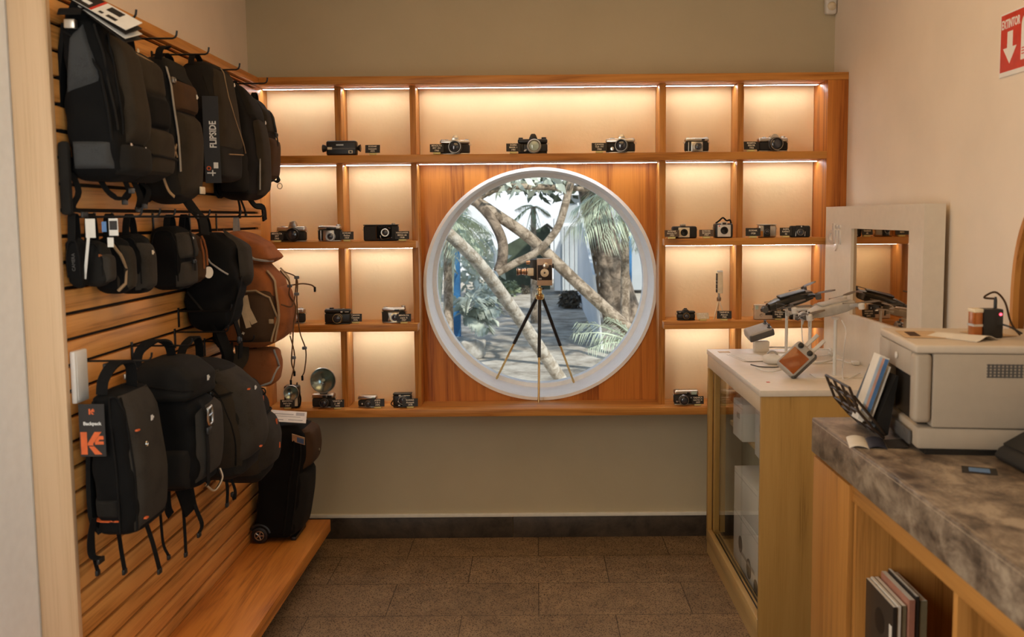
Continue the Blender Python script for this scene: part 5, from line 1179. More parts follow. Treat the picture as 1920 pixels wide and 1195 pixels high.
ex = Vector((.94, .1, .28)).normalized(); ez = Vector((-.15, -.35, .9)); ez = (ez-ex*ez.dot(ex)).normalized(); ey = ez.cross(ex)
mx = Matrix((ex, ey, ez)).transposed().to_4x4(); mx.translation = (.983, 4.10, CT+.088); c2.matrix_world = mx
p = at(1449, 684, Z=CT)
t = thing('motion_controller', 'pale rounded one-handed controller lying between the two grey ones', 'controller', (p.x+.01, p.y, CT), -.5)
MB().rings([[Vector((x, math.cos(a)*w, .022+math.sin(a)*h)) for a in [2*PI*i/20 for i in range(20)]] for x, w, h in ((-.05, .004, .004), (-.046, .016, .016), (-.03, .022, .0215), (0, .022, .021), (.03, .016, .016), (.045, .011, .012), (.05, .004, .004))]).build('body', 'white_p', t)
MB().torus((-.012, 0, .036), .02, .004, (0, 1, .2), 20, 8).build('trigger_guard', 'grey_p', t)
# papers and cables on the cabinet
def sheet(name, label, cat, x0, y0, w, d, z, rz, mat, pr=None, n=1):
    t = thing(name, label, cat, (x0, y0, z), rz)
    for i in range(n): MB().box(-w/2+.006*i, w/2+.006*i, -d/2-.008*i, d/2-.008*i, .0015*i, .0015*i+.0012, .0003).build('sheet', mat, t, smooth=False)
    if pr: MB().box(-w*.3, w*.3, -d*.3, d*.3, .0015*n, .0015*n+.0004).build('print', pr, t, smooth=False)
    return t
sheet('paper_stack', 'thin stack of white leaflets lying at the cabinet front edge', 'leaflets', .895, 3.93, .11, .20, CT, .15, 'paper', None, 3)
sheet('price_plate', 'small beige rectangle lying at the far front corner of the cabinet', 'label', .83, 4.10, .05, .04, CT, 0, 'paper_tan')
sheet('price_sticker', 'tiny dark red sticker on the cabinet top near its near corner', 'sticker', at(1440, 717, Z=CT).x, at(1440, 717, Z=CT).y, .012, .012, CT, 0, 'red')
def cable(name, label, pts, r, mat, ends=None):
    t = thing(name, label, 'cable', pts[0]); o = Vector(pts[0])
    MB().tube([q-o for q in smooth_path(pts, 6)], r, 8).build('cord', mat, t)
    if ends: MB().box(*(lambda e: (e.x-.012, e.x+.012, e.y-.02, e.y+.02, e.z-.006, e.z+.008))(Vector(pts[-1])-o), .003).build('plug', ends, t)
    return t
CZp = lambda x, y, h=.0075: at(x, y, Z=CT+h)
cable('charging_cable', 'pale cable looping from the tilted controller toward the wall', [CZp(1527, 680), CZp(1545, 679), CZp(1568, 674), CZp(1590, 680), CZp(1604, 681)], .0028, 'white_p', 'white_p')
cable('charging_cable', 'white cable hanging down from the pale drone along its pole', [at(1578, 600, Y=3.43), at(1586, 620, Y=3.42), at(1584, 645, Y=3.41), CZp(1580, 690, .012), CZp(1580, 706), CZp(1585, 712), CZp(1612, 700)], .0022, 'white_p')
cable('charging_cable', 'white cable dropping beside the short middle stand', [at(1503, 600, Y=3.80), at(1504, 630, Y=3.80), at(1508, 650, Y=3.80), CZp(1516, 668), CZp(1540, 668), CZp(1560, 664)], .0022, 'white_p', 'white_p')
cable('charging_cable', 'short dark cable lying before the rounded one-handed controller', [CZp(1408, 684), CZp(1425, 688), CZp(1450, 689), CZp(1462, 688)], .0028, 'grey_d')
cable('charging_cable', 'pale cable curving in front of the rounded one-handed controller', [CZp(1418, 690), CZp(1430, 695), CZp(1450, 697), CZp(1466, 693)], .0028, 'white_p')
cable('charging_cable', 'pale cable running behind the stands along the display frame foot', [CZp(1432, 652), CZp(1470, 651.5), CZp(1530, 655), CZp(1560, 656)], .003, 'white_p', 'white_p')
# ------------------------------------------------------------------ stone topped counter
KT = .95
kt = thing('stone_worktop', 'thick grey brown stone worktop of the sales counter', 'worktop', (.814, .75, KT-.1025))
MB().box(0, XR-.815, 0, 1.977, 0, .103, .004).build('slab', 'stone', kt)
MB().prism([(-.0006, .094), (.009, .1034), (.009, .099), (.004, .094)], .004, 1.973, 'y').build('worn_edge', 'stone_edge', kt, smooth=False)
kc = thing('sales_counter', 'oak counter base with open shelves and a plain door at the far end', 'counter', (.83, .75, 0))
D_ = XR-.832
MB().box(0, D_, 1.955, 1.973, 0, .8465).build('end_panel', 'counter', kc)
MB().box(0, .02, 0, 1.955, .795, .8462, .001).build('top_rail', 'counter_y', kc)
MB().box(-.010, .008, 1.66, 1.972, .05, .836, .002).build('door', 'counter', kc)
for y in (1.63, 1.045, .45, 0): MB().box(.002, D_, y, y+.02, 0, .795, .001).build('divider', 'counter', kc)
MB().box(.002, D_, 0, 1.955, .33, .35, .001).box(.002, D_, 0, 1.955, .0, .06).build('shelf', 'counter_y', kc)
MB().box(D_-.012, D_, 0, 1.955, 0, .8465).build('back_panel', 'counter', kc)
mats = ['mag_dark', 'paper', 'mag_olive', 'mag_pink', 'mag_dark', 'mag_olive']
labs = ['dark covered magazine at the front of the row on the counter shelf', 'white magazine second in the row on the counter shelf', 'olive spined magazine third in the row on the counter shelf', 'rose coloured magazine standing in the row on the counter shelf', 'dark magazine behind the rose coloured one on the counter shelf', 'thick olive grey magazine last of the row on the counter shelf']
x = .858-.002
for i, (m_, l, th, h, d) in enumerate(zip(mats, labs, (.011, .010, .013, .016, .010, .02), (.25, .252, .25, .268, .275, .262), (.185, .185, .185, .185, .18, .185))):
    t = thing('magazine', l, 'magazine', (x, 2.182+.004*(i % 3), .3512), 0, 'magazines on the counter shelf')
    MB().box(0, th-.001, 0, d, 0, h, .001).build('cover', m_, t, smooth=False)
    MB().box(.0015, th-.0025, .0015, d+.0004, .001, h+.0004).build('pages', 'paper', t, smooth=False)
    if i == 0:
        MB().box(-.0006, 0, .005, .022, h*.62, h*.80).build('cover_print', 'paper', t, smooth=False); MB().lathe([(.032, 0), (.032, .0006), (1e-4, .0006)], (0, .085, h*.72), (-1, 0, 0), 20).build('cover_print', 'black', t); MB().box(-.0006, 0, .05, .16, h*.1, h*.3).build('cover_print', 'grey_p', t, smooth=False)
    x += th+.0015
# ------------------------------------------------------------------ printer
PR = (.936, 2.290, KT+.0008); RZ = -math.radians(7)
pt = thing('printer', 'large beige grey office printer standing on the stone worktop', 'printer', PR, RZ)
PW, PD, PH = .395, .36, .275
MB().box(.045, PW, 0, PD, .068, PH-.022, .004).build('body', 'printer', pt)
MB().box(.012, PW, .004, PD, .012, .066, .006).build('paper_tray', 'printer', pt)
MB().box(.03, .32, -.0, PD-.02, 0, .012).build('foot', 'black', pt)
MB().box(.0, PW, -.002, PD, PH-.0215, PH, .006, 3).build('top_cover', 'printer_top', pt)
MB().box(.0, .043, -.001, .045, .078, PH-.022, .012, 4).build('front_column', 'printer', pt)
MB().box(.0, .044, .26, PD, .07, PH-.022, .006).build('front_column', 'printer', pt)
MB().box(.002, .044, .045, .26, .19, PH-.022, .003).build('front_panel', 'printer', pt)
MB().box(.022, .046, .045, .26, .068, .19).build('paper_slot', 'black', pt, smooth=False)
MB().box(.001, .010, .045, .26, .014, .05, .003).build('tray_front', 'grey_d', pt)
v = MB()
for i in range(9): v.box(.172+.0095*i, .1765+.0095*i, -.0012, .002, .195, .229)
for k in range(5): v.box(.170, .255, -.0013, .002, .1955+.0075*k, .1985+.0075*k)
v.build('vent', 'grey_d', pt, smooth=False)
MB().lathe([(.009, 0), (.009, .003), (1e-4, .004)], (.0, .17, .225), (-1, 0, 0), 16).build('button', 'white_p', pt)
def pw(u, v_, h): return Vector(PR)+Vector((u*math.cos(RZ)-v_*math.sin(RZ), u*math.sin(RZ)+v_*math.cos(RZ), h))
def on_printer(name, label, cat, u, v_, w, d, rz, mat, pr, bend=0):
    q = pw(u, v_, PH+.0003); t = thing(name, label, cat, q, rz)
    n = 8; rs = [[(-w/2+w*i/n, y, .0008+bend*math.sin(PI*i/n)**2*(1 if y < 0 else .5)+e) for y, e in ((-d/2, 0), (d/2, 0), (d/2, .001), (-d/2, .001))] for i in range(n+1)]
    MB().rings(rs).build('sheet', mat, t)
    MB().box(-w*.32, -w*.05, -d*.3, d*.3, .0021, .0026).build('print', pr, t, smooth=False) if not bend else None
    return t
on_printer('leaflet', 'cream leaflet with a dark slot print lying at the printer front', 'leaflet', .065, .20, .10, .15, -.2, 'paper_tan', 'f_brown')
on_printer('leaflet', 'curled pale green leaflet in the middle of the printer top', 'leaflet', .155, .14, .09, .15, .5, 'paper', 'grey_p', .012)
on_printer('leaflet', 'brown picture leaflet lying between the curled one and the charger', 'leaflet', .245, .22, .08, .12, .25, 'paper_tan', 'f_brown')
ch = thing('battery_charger', 'black upright battery charger with a red light on the printer', 'charger', pw(.206, .135, PH+.0003), 0)
MB().box(0, .05, 0, .045, 0, .075, .003).build('body', 'black', ch)
MB().box(-.0235, -.0005, .004, .042, .003, .0735, .004).build('battery', 'amber_gloss', ch)
MB().box(-.0245, .0, .003, .043, .066, .076, .002).build('battery_cap', 'cream_p', ch); MB().box(-.0242, -.001, .0035, .0425, .03, .036).build('battery_band', 'chrome', ch)
MB().lathe([(.0036, 0), (.0036, .001), (1e-4, .0012)], (.042, 0, .062), (0, -1, 0), 14).build('indicator_light', 'red_led', ch)
MB().lathe([(.0042, -.014), (.0042, .012), (.0025, .02), (1e-4, .02)], (.042, .03, .085), (0, 0, 1), 12).build('cable_plug', 'black', ch)
c0 = pw(.206, .135, PH)
e_ = at(1912, 628, Y=2.36)
e_.z = max(e_.z, KT+PH+.004)
MBc = [c0+Vector((.042, .03, .10)), at(1845, 558, Y=2.44), at(1866, 548, Y=2.44), at(1884, 566, Y=2.43), at(1893, 598, Y=2.42), at(1900, 613, Y=2.40), e_]
cable('power_cable', 'dark cable arching from the top of the charger to the wall', MBc, .0026, 'f_brown')
cable('power_cable', 'dark cable sagging from the charger side over the printer edge', [c0+Vector((.051, .02, .045)), at(1868, 605, Y=2.41), at(1893, 613, Y=2.39), e_+Vector((.002, -.006, .004))], .0026, 'black')
# leaflet rack in front of the printer
rk = thing('leaflet_rack', 'dark wire leaflet rack leaning before the printer front', 'rack', (.900, 2.545, KT+.001))
w0, w1 = -.10, .10
q = lambda x, z, y: Vector((x, y, z))
m_ = MB()
for y in (w0, -.035, .03, w1):
    m_.tube([q(-.072, .140, y), q(-.046, .075, y), q(-.005, .028, y), q(.022, .004, y)], .004, 6); m_.tube([q(-.06, .118, y), q(.004, .040, y), q(.025, .012, y)], .004, 6)
for x, z in ((-.072, .140), (-.058, .108), (-.046, .075), (-.026, .05), (-.005, .028), (.022, .004)): m_.tube([q(x, z, w0), q(x, z, w1)], .0035, 6)
m_.tube([q(.022, .004, w0), q(.022, .004, w1)], .004, 6)
m_.build('wire_frame', 'rack_brown', rk)
MB().prism([(-.004, .03), (.018, .006), (.034, .012), (.058, .17), (.052, .172)], w0, w1, 'y').build('back_plate', 'black', rk)
fl = [('tall blue and pink picture leaflet standing in the wire rack', -.046, 'blue_print', -.06), ('pale fanned leaflet standing in the wire rack beside the blue one', -.020, 'paper', .02), ('brown edged leaflet at the back of the wire rack', .002, 'paper_tan', .05)]
for i, (l, dx, mt, yy) in enumerate(fl):
    t = thing('rack_leaflet', l, 'leaflet', (.900+dx+.012, 2.545, KT+.046), 0, 'leaflets in the wire rack')
    mx = Matrix.Rotation(.32, 4, 'Y')
    MB().box(-.0025, .0025, -.085 if i else -.09, .02+yy*.6, 0, .185-.03*i, .0005, mx=mx).build('sheet', 'paper' if i < 2 else 'paper_tan', t, smooth=False)
    if i == 0:
        # the printed face looks at the viewer along the short edge too
        MB().box(-.014, .013, -.092, -.0901, .004, .184, mx=mx).build('cover', 'paper', t, smooth=False)
        for a_, c_, m2 in ((-.013, -.006, 'pale_blue'), (-.005, .001, 'pink_print'), (.002, .012, 'blue_print')): MB().box(a_, c_, -.0928, -.092, .03, .180, mx=mx).build('cover_print', m2, t, smooth=False)
# things on the worktop
lf = thing('folded_leaflet', 'curled white and navy leaflet lying at the worktop edge', 'leaflet', (.862, 2.40, KT+.0006), -.25)
n = 10
def curl(x0, x1, y0, y1, dz): return [[(x0+(x1-x0)*i/n, y, dz+.007*max(0, math.sin(PI*i/n))**.7+e) for y, e in ((y0, 0), (y1, 0), (y1, .001), (y0, .001))] for i in range(n+1)]
MB().rings(curl(-.048, .0, -.06, .06, 0)).build('sheet', 'paper', lf); MB().rings(curl(0, .045, -.055, .055, 0)).build('picture_page', 'navy', lf)
MB().rings([[(.046+.05*i/4, y, .0005+.0012*i+e) for y, e in ((-.04, 0), (.05, 0), (.05, .001), (-.04, .001))] for i in range(5)]).build('picture_page', 'card', lf)
st = sheet('picture_sticker', 'blue and black picture card stuck to the worktop by the printer', 'card', 1.03, 2.135, .075, .06, KT+.0003, -.4, 'card', 'blue_print')
tm = thing('card_terminal', 'black wedge shaped terminal at the near end of the worktop', 'terminal', (1.125, 2.085, KT+.0005), .02)
MB().prism([(0, 0), (.25, 0), (.25, .14), (.19, .135), (.0, .03), (-.012, .012)], 0, .15, 'y', .006, 3).build('body', 'black_matte', tm)
MB().prism([(.01, .038), (.185, .136), (.185, .139), (.01, .041)], .015, .145, 'y').build('top_plate', 'black', tm, smooth=False)
# ------------------------------------------------------------------ wall things
sg = thing('fire_sign', 'red and white fire extinguisher sign with down arrow, high on the pale wall', 'sign', (XR, 2.845, 1.95))
MB().box(-.004, -.0005, -.25, 0, 0, .185, .001).build('board', 'white_ink', sg, smooth=False)
MB().box(-.0048, -.004, -.243, -.006, .014, .180).build('red_field', 'red', sg, smooth=False)
text('lettering', 'EXTINTOR', .036, 'white_ink', sg, (-.0052, -.063, .150), (0, -1, 0), (0, 0, 1), bold=.0008, sx=.60)
MB().prism([(-.046, .128), (-.077, .128), (-.077, .082), (-.100, .082), (-.0615, .035), (-.022, .082), (-.046, .082)], -.0053, -.0046, 'x').build('arrow', 'white_ink', sg, smooth=False)
poly = [(-.125, .035), (-.125, .135)]+[(-.150+.025*math.cos(a), .135+.025*math.sin(a)) for a in [PI/2*i/6 for i in range(1, 7)]]+[(-.195+.0, .16)]+[(-.21, .15), (-.225, .12), (-.225, .035)]
pn = MB().prism(poly, -.0053, -.0046, 'x').build('picture_panel', 'white_ink', sg, smooth=False)
MB().prism([(-.150, .045), (-.150, .105), (-.158, .118), (-.18, .118), (-.188, .105), (-.188, .045)], -.0058, -.0052, 'x').box(-.0058, -.0052, -.176, -.162, .118, .13).box(-.0058, -.0052, -.192, -.16, .13, .136).box(-.0058, -.0052, -.149, -.13, .05, .053).box(-.0058, -.0052, -.149, -.13, .058, .061).box(-.0058, -.0052, -.149, -.13, .066, .069).build('extinguisher_picture', 'red', pn, smooth=False)
sn = thing('motion_sensor', 'small white motion sensor high in the far wall corner', 'sensor', (1.372, YB, 2.465))
MB().box(-.032, .020, -.04, -.001, 0, .10, .012, 4).build('housing', 'white_p', sn)
MB().lathe([(.02, 0), (.019, .006), (.012, .012), (1e-4, .014)], (-.006, -.038, .035), (0, -1, 0), 20).build('lens_cover', 'cream_p', sn)
mr = thing('wall_mirror', 'wood rimmed rounded mirror on the pale wall beside the counter', 'mirror', (XR, 2.40, 1.27))
def se(hy, hz, k=2.6, n=64): return [(_spow(math.cos(2*PI*i/n), 2/k)*hy, _spow(math.sin(2*PI*i/n), 2/k)*hz) for i in range(n)]
A, B = se(.285, .36), se(.268, .343)
MB().rings([[(-.001, y, z) for y, z in A], [(-.028, y, z) for y, z in A], [(-.028, y, z) for y, z in B], [(-.010, y, z) for y, z in B]], False).build('rim', 'oak_z', mr)
MB().prism(B, -.011, -.003, 'x').build('mirror_glass', 'mirror', mr, smooth=False)
# ------------------------------------------------------------------ garden beyond the round window
GZ = -.05
M['ground'] = stone('leaf_litter_ground', (.62, .56, .47), (.46, .40, .32), (.26, .22, .17), 3.2, rough=.95)
M['bark_pale'] = bark('pale_bark', (.74, .66, .55), (.42, .34, .25), 14)
M['bark_mid'] = bark('mid_bark', (.52, .41, .30), (.20, .145, .095), 12)
M['bark_dark'] = bark('stringy_bark', (.36, .27, .19), (.12, .085, .058), 8)
M['leaf_pale'] = plain('pale_leaf', (.62, .66, .55), .5, var=.25, scale=4)
M['leaf_mid'] = plain('mid_green_leaf', (.30, .36, .21), .5, var=.4, scale=4)
M['leaf_dark'] = plain('dark_green_leaf', (.07, .09, .055), .55, var=.4, scale=4)
M['palm'] = plain('palm_leaf', (.56, .62, .45), .45, var=.3, scale=5)
M['bamboo'] = plain('pale_bamboo', (.58, .58, .42), .5, var=.2, scale=6)
M['blue'] = plain('blue_paint', (.05, .20, .42), .5)
M['garden_white'] = plain('white_garden_paint', (.74, .75, .76), .7, var=.05, scale=2)
M['garden_grey'] = plain('blue_grey_paint', (.42, .45, .46), .6, var=.08, scale=2)
M['canvas'] = plain('white_canvas', (.80, .81, .83), .8, var=.03, scale=1)
M['rock'] = stone('pale_rock', (.55, .52, .46), (.42, .38, .32), (.26, .23, .19), 8, rough=.9)
M['bush'] = plain('brown_bush', (.13, .11, .08), .9, var=.5, scale=25, bump=1)
gr = struct(MB().box(-14, 14, 4.76, 30, GZ-.2, GZ).build('ground', 'ground', smooth=False))
struct(MB().box(-14, 14, 24, 24.3, GZ, 6.5).build('garden_wall', 'garden_white', smooth=False))
def gtube(mb, pts, Y, r, k=4):
    P = [at(x, y, Y=Y+dy) for x, y, dy in [(p+(0,))[:3] for p in pts]]
    n = len(smooth_path(P, k)); rr = [r[0]+(r[1]-r[0])*i/(n-1) for i in range(n)] if isinstance(r, tuple) else r
    return mb.tube(smooth_path(P, k), rr, 12)
def leafcloud(c, rx, ry, rz, n, size, seed):
    R_ = random.Random(seed); m_ = MB(); bm = m_.bm
    for i in range(n):
        while True:
            v = Vector((R_.uniform(-1, 1), R_.uniform(-1, 1), R_.uniform(-1, 1)))
            if v.length < 1: break
        p = Vector(c)+Vector((v.x*rx, v.y*ry, v.z*rz)); d = Vector((R_.uniform(-1, 1), R_.uniform(-1, 1), R_.uniform(-1, .3))).normalized(); s_ = size*R_.uniform(.6, 1.3)
        q = d.cross(Vector((R_.uniform(-1, 1), R_.uniform(-1, 1), R_.uniform(-1, 1)))).normalized()
        V = [bm.verts.new(x) for x in (p, p+d*s_*.5+q*s_*.22, p+d*s_, p+d*s_*.5-q*s_*.22)]; bm.faces.new(V)
    return m_
def frond(base, tip, droop, n=22, L=.45, seed=0, wid=.018):
    R_ = random.Random(seed); m_ = MB(); bm = m_.bm; b0, t0 = Vector(base), Vector(tip); mid = (b0+t0)/2+Vector((0, 0, droop)); P = []
    for i in range(n+1):
        t = i/n; P.append(b0*(1-t)**2+mid*2*t*(1-t)+t0*t*t)
    m_.tube(P, [.012*(1-.8*i/n) for i in range(n+1)], 5); up = Vector((0, 0, 1))
    for i in range(2, n+1):
        d = (P[i]-P[i-1]).normalized(); sd = d.cross(up).normalized(); ll = L*math.sin(PI*(.12+.82*i/n))**.7
        for sg in (-1, 1):
            e = (d*.75+sd*sg*.8-up*R_.uniform(.15, .5)).normalized(); a = P[i]; c = a+e*ll; mp_ = a+e*ll*.45+up*.03; w_ = up.cross(e).normalized()*wid
            V = [bm.verts.new(x) for x in (a, mp_+w_, c-up*ll*.18, mp_-w_)]; bm.faces.new(V)
    return m_
# fallen-looking bare leaning trunk
t = thing('leaning_trunk', 'pale bare trunk slanting across the garden in the window, lower left to bottom', 'tree trunk', at(1062, 725, Z=GZ))
def local(mb, t): bmesh.ops.translate(mb.bm, verts=mb.bm.verts, vec=-Vector(t.location)); return mb
B0 = at(1062, 725, Z=GZ)
local(gtube(MB(), [(815, 415, -1.6), (845, 442, -1.5), (900, 497, -1.2), (965, 585, -.7), (1020, 665, -.3), (1062, 728, 0)], B0.y, (.045, .06), 5), t).build('trunk', 'bark_pale', t)
# forked tree
t = thing('forked_tree', 'brown forked tree with crossing limbs high in the window', 'tree', (1.25, 9.2, GZ))
m_ = gtube(MB(), [(850, 365), (885, 374), (930, 402), (1000, 452), (1080, 528), (1150, 592), (1215, 650), (1290, 720)], 9.2, (.052, .062), 5)
local(m_, t).build('trunk', 'bark_mid', t)
local(gtube(MB(), [(888, 376), (925, 356), (970, 350), (1040, 352), (1100, 354), (1130, 352)], 9.2, (.038, .022), 5), t).build('limb', 'bark_mid', t)
local(gtube(MB(), [(888, 374), (920, 408), (941, 450), (942, 485), (935, 510)], 9.15, (.045, .055), 5), t).build('limb', 'bark_dark', t)
local(gtube(MB(), [(933, 512), (965, 494), (1010, 470), (1044, 430), (1058, 390), (1068, 350), (1075, 318)], 9.1, (.036, .038), 5), t).build('limb', 'bark_mid', t)
local(leafcloud(at(985, 332, Y=9.4), .62, .6, .13, 260, .13, 3), t).build('foliage', 'leaf_pale', t)
local(leafcloud((.9, 9.6, 4.2), 3.4, 2.6, .8, 2600, .24, 5), t).build('dapple_canopy', 'leaf_mid', t)  # overhead leaves added, mostly unseen, to dapple the sunlit ground
# big stringy trunk right
t = thing('large_trunk', 'thick stringy barked trunk at the right side of the garden view', 'tree trunk', at(1166, 606, Z=GZ))
by = t.location.y
local(gtube(MB(), [(1088, 250), (1104, 340), (1122, 410), (1140, 480), (1155, 550), (1172, 612)], by, (.15, .30), 5), t).build('trunk', 'bark_dark', t)
local(gtube(MB(), [(1118, 420), (1132, 500), (1143, 560), (1150, 600)], by-.22, (.05, .09), 5), t).build('root_ridge', 'bark_dark', t)
local(leafcloud(at(1090, 330, Y=by-.5), 1.0, 1.0, .4, 300, .2, 8), t).build('foliage', 'leaf_dark', t)
def palm(label, hub, Y, tips, mat='palm', L=.42, stem=True, droop=.35, n=24, wid=.006):
    h = at(*hub, Y=Y); t = thing('palm', label, 'palm', (h.x, Y, GZ))
    o = Vector(t.location)
    if stem: MB().tube([(0, 0, 0), (0, 0, h.z-GZ)], [.06, .04], 10).build('stem', 'bark_mid', t)
    for i, tp in enumerate(tips):
        e = at(tp[0], tp[1], Y=Y+(tp[2] if len(tp) > 2 else 0))
        local(frond(h, e, droop*(e-h).length*.6, n, L*min(1, (e-h).length), i, wid), t).build('frond', mat, t)
    return t
palm('palm with drooping fronds over the thick trunk, upper right of the window', (1172, 352), 10.5, [(1072, 432, -.3), (1095, 440, -.5), (1078, 395, .2), (1125, 452, -.6), (1150, 430, -.3), (1110, 372, .6), (1205, 440, -.4), (1190, 455, .2)], L=.62, n=28)
palm('small palm at the far right edge of the window', (1222, 402), 9.5, [(1180, 440, -.2), (1190, 470, .2), (1185, 408, .1)], L=.4)
palm('palm with fine fronds beside the left blue post', (838, 405), 10.2, [(905, 470, -.2), (920, 440, .3), (885, 482, -.4), (870, 395, .4), (905, 425, .5), (860, 490, -.3), (900, 505, .2), (925, 475, .5)], L=.48, n=28)
palm('broad pale leaved palm low at the left of the garden', (872, 600), 11.5, [(935, 585, -.3), (925, 560, 0), (895, 545, .3), (850, 560, 0), (945, 560, .2), (915, 620, -.4), (880, 560, -.5), (930, 605, .1)], 'leaf_pale', .5, False, .5, 24, .03)
palm('low palm fronds at the lower right edge of the window', (1205, 655), 8.9, [(1080, 628, -.2), (1105, 655, -.3), (1085, 608, .2), (1125, 680, -.3), (1140, 600, .2), (1120, 640, .1)], L=.42, stem=False)
palm('slender palm in the middle of the garden behind the cine camera', (1000, 388), 14, [(960, 420, 0), (985, 440, .2), (1015, 430, -.2), (965, 395, .3), (1030, 405, .1)], 'leaf_mid', .5)
for i, (x0, x1, l) in enumerate(((812, 832, 'pale bamboo cane at the left rim of the window'), (836, 848, 'pale bamboo cane second from the left rim of the window'), (824, 818, 'thin pale bamboo cane between the two thicker ones'))):
    b0 = at(x0 if i != 1 else 838, 640+15*i, Z=GZ); t = thing('bamboo_cane', l, 'bamboo', b0, 0, 'bamboo at the left rim')
    top = at(x1 if i != 0 else 838, 330, Y=b0.y)-b0; m_ = MB(); r_ = .06 if i < 2 else .03
    k = 9; P = []; R2 = []
    for j in range(k):
        for f_, g_ in ((0, 1.12), (.04, 1), (.96, 1)): P.append(top*((j+f_)/k)); R2.append(r_*g_)
    m_.tube(P, R2, 12).build('cane', 'bamboo', t)
    leafcloud(top*.72, .3, .3, .5, 60, .2, 20+i).build('leaves', 'leaf_pale', t)
def post(label, x0, x1, yt, yb):
    a = at(x0, yb, Z=GZ); w_ = (x1-x0)/1750*a.y; t = thing('blue_post', label, 'post', a, 0, 'blue garden posts'); zt = at(x0, yt, Y=a.y).z-GZ
    MB().box(0, w_, 0, .12, 0, zt, .01).build('post', 'blue', t); MB().box(-.02, w_+.02, -.02, .14, 0, .06, .01).build('foot', 'garden_grey', t)
post('blue post at the left of the garden view', 848, 864, 300, 640); post('blue post at the right of the garden behind the thick trunk', 1170, 1185, 300, 592)
# white awning, pale building with gate, perforated screen
t = thing('white_awning', 'white stretched awning over the back of the garden', 'awning', at(960, 470, Y=17)); o = Vector(t.location)
P = [at(872, 300, Y=16), at(1075, 300, Y=19), at(1052, 400, Y=18), at(1012, 428, Y=17), at(985, 440, Y=16.5), at(930, 470, Y=15.5)]
V0 = [p-o for p in P]; MB().rings([V0, [v+Vector((0, .04, .03)) for v in V0]]).build('canvas', 'canvas', t, smooth=False)
MB().tube([P[5]-o, Vector((P[5].x, P[5].y, GZ))-o], .03, 8).build('pole', 'garden_grey', t); MB().tube([P[2]-o, Vector((P[2].x, P[2].y, GZ))-o], .02, 8).build('pole', 'garden_grey', t)
t = thing('garden_building', 'pale grey building with a tall gate at the end of the garden', 'building', at(1060, 530, Y=19)); o = Vector(t.location)
def rectY(x0, y0, x1, y1, Y, dep, name, mat):
    a, c = at(x0, y1, Y=Y), at(x1, y0, Y=Y); return MB().box(a.x-o.x, c.x-o.x, Y-o.y, Y+dep-o.y, max(a.z, GZ)-o.z, c.z-o.z).build(name, mat, t, smooth=False)
rectY(1040, 360, 1230, 545, 19.2, .9, 'wall', 'garden_grey'); rectY(1040, 352, 1235, 366, 19.0, 1.2, 'roof', 'garden_white')
g_ = rectY(1046, 418, 1088, 545, 19.12, .08, 'gate', 'garden_white')
for k in range(4): rectY(1050+9.4*k, 424, 1056+9.4*k, 545, 19.08, .03, 'gate_board', 'garden_grey')
rectY(1040, 400, 1052, 545, 18.9, .2, 'column', 'garden_white')
t = thing('dark_shed', 'dark gabled shed under the white awning', 'shed', at(985, 470, Y=20.5)); o = Vector(t.location)
pg = [at(x, y, Y=20.5) for x, y in ((930, 560), (930, 452), (1000, 405), (1032, 430), (1032, 560))]
MB().prism([(p.x-o.x, max(p.z, GZ)-o.z) for p in pg], 0, .8, 'y').build('wall', 'leaf_dark', t, smooth=False)
rf = [at(x, y, Y=20.45) for x, y in ((922, 452), (1000, 399), (1038, 428), (1038, 434), (1000, 406), (922, 459))]
MB().prism([(p.x-o.x, p.z-o.z) for p in rf], -.12, .92, 'y').build('roof', 'bush', t, smooth=False)
t = thing('perforated_screen', 'white perforated garden screen leaning beside the thick trunk', 'screen', at(1120, 640, Z=GZ)); o = Vector(t.location)
a, c = at(1086, 560, Z=GZ), at(1132, 655, Z=GZ); up = at(1110, 380, Y=a.y).z-GZ
d = (c-a); nrm = Vector((d.y, -d.x, 0)).normalized()*.03
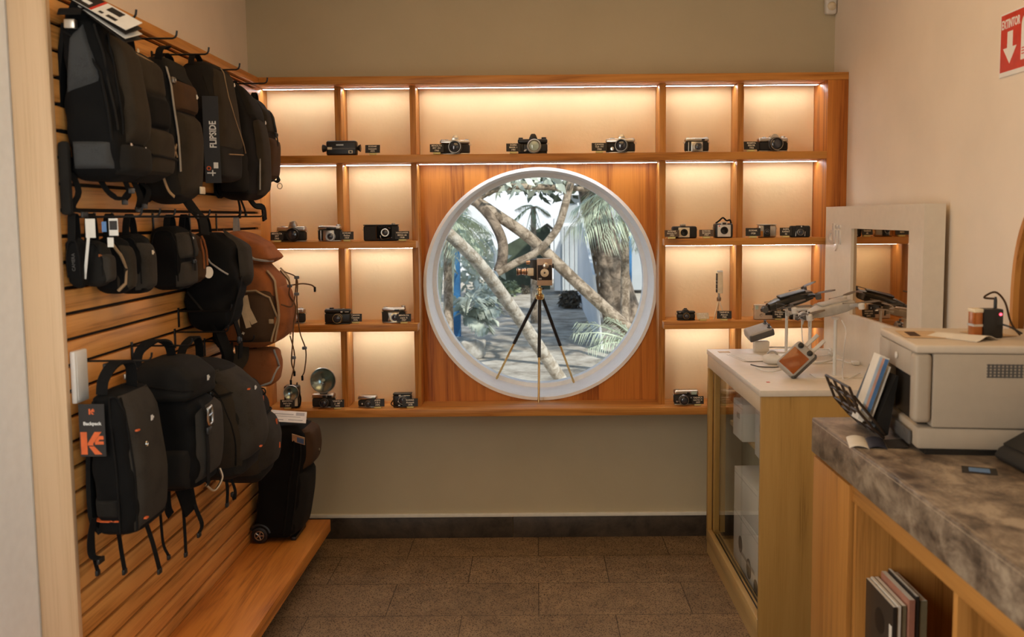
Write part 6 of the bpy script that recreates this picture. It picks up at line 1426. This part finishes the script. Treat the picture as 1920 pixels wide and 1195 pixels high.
MB().rings([[a-o, c-o, c-o+Vector((-.1, 0, .9)), a-o+Vector((0, 0, up))], [a-o+nrm, c-o+nrm, c-o+nrm+Vector((-.1, 0, .9)), a-o+nrm+Vector((0, 0, up))]]).build('panel', 'garden_white', t, smooth=False)
hs = MB(); R_ = random.Random(4)
for i in range(1, 9):
    for j in range(1, 7):
        p = a+d*(i/9)+Vector((0, 0, (up+(.9-up)*i/9)*j/7)); q = -nrm.normalized() if nrm.y > 0 else nrm.normalized()
        hs.lathe([(.022, 0), (.022, .004), (1e-4, .004)], p-o+(nrm if nrm.y < 0 else Vector((0, 0, 0))), q, 8)
hs.build('holes', 'garden_grey', t)
def shrub(label, x, y, rpx, mat, n, seed, hz=.8, nm='shrub'):
    b0 = at(x, y, Z=GZ); r_ = rpx/1750*b0.y; t = thing(nm, label, 'shrub', b0)
    MB().tube([(0, 0, 0), (0, 0, r_*.5)], r_*.12, 8).build('stem', 'bark_dark', t); leafcloud((0, 0, r_*hz*.95), r_, r_, r_*hz, n, r_*.42, seed).build('foliage', mat, t)
shrub('rounded brown bush on the path behind the cine camera', 1069, 578, 21, 'bush', 900, 31)
shrub('grey green shrub left of the cine camera in the garden', 955, 556, 20, 'leaf_mid', 260, 32)
shrub('small brown shrub behind the forked tree foot', 985, 552, 12, 'bush', 220, 33)
shrub('broad pale shrub along the left path edge', 915, 585, 30, 'leaf_pale', 320, 34, 1.0)
shrub('tall light green shrub behind the left palm', 900, 560, 45, 'leaf_pale', 420, 35, 1.6)
shrub('dark shrub at the foot of the pale building', 1108, 572, 18, 'leaf_dark', 420, 36, 2.2)
b0 = at(885, 672, Z=GZ); t = thing('garden_rock', 'pale block shaped rock at the lower left of the garden', 'rock', b0)
R_ = random.Random(9); bm = bmesh.new(); bmesh.ops.create_icosphere(bm, subdivisions=4, radius=1)
from mathutils import noise
for v in bm.verts:
    q = v.co; q = Vector((_spow(q.x, .6)*.15, _spow(q.y, .6)*.12, _spow(q.z, .6)*.115+.10)); v.co = q*(1+.16*noise.noise(q*14))
mb = MB(); mb.bm.free(); mb.bm = bm; mb.build('stone', 'rock', t)
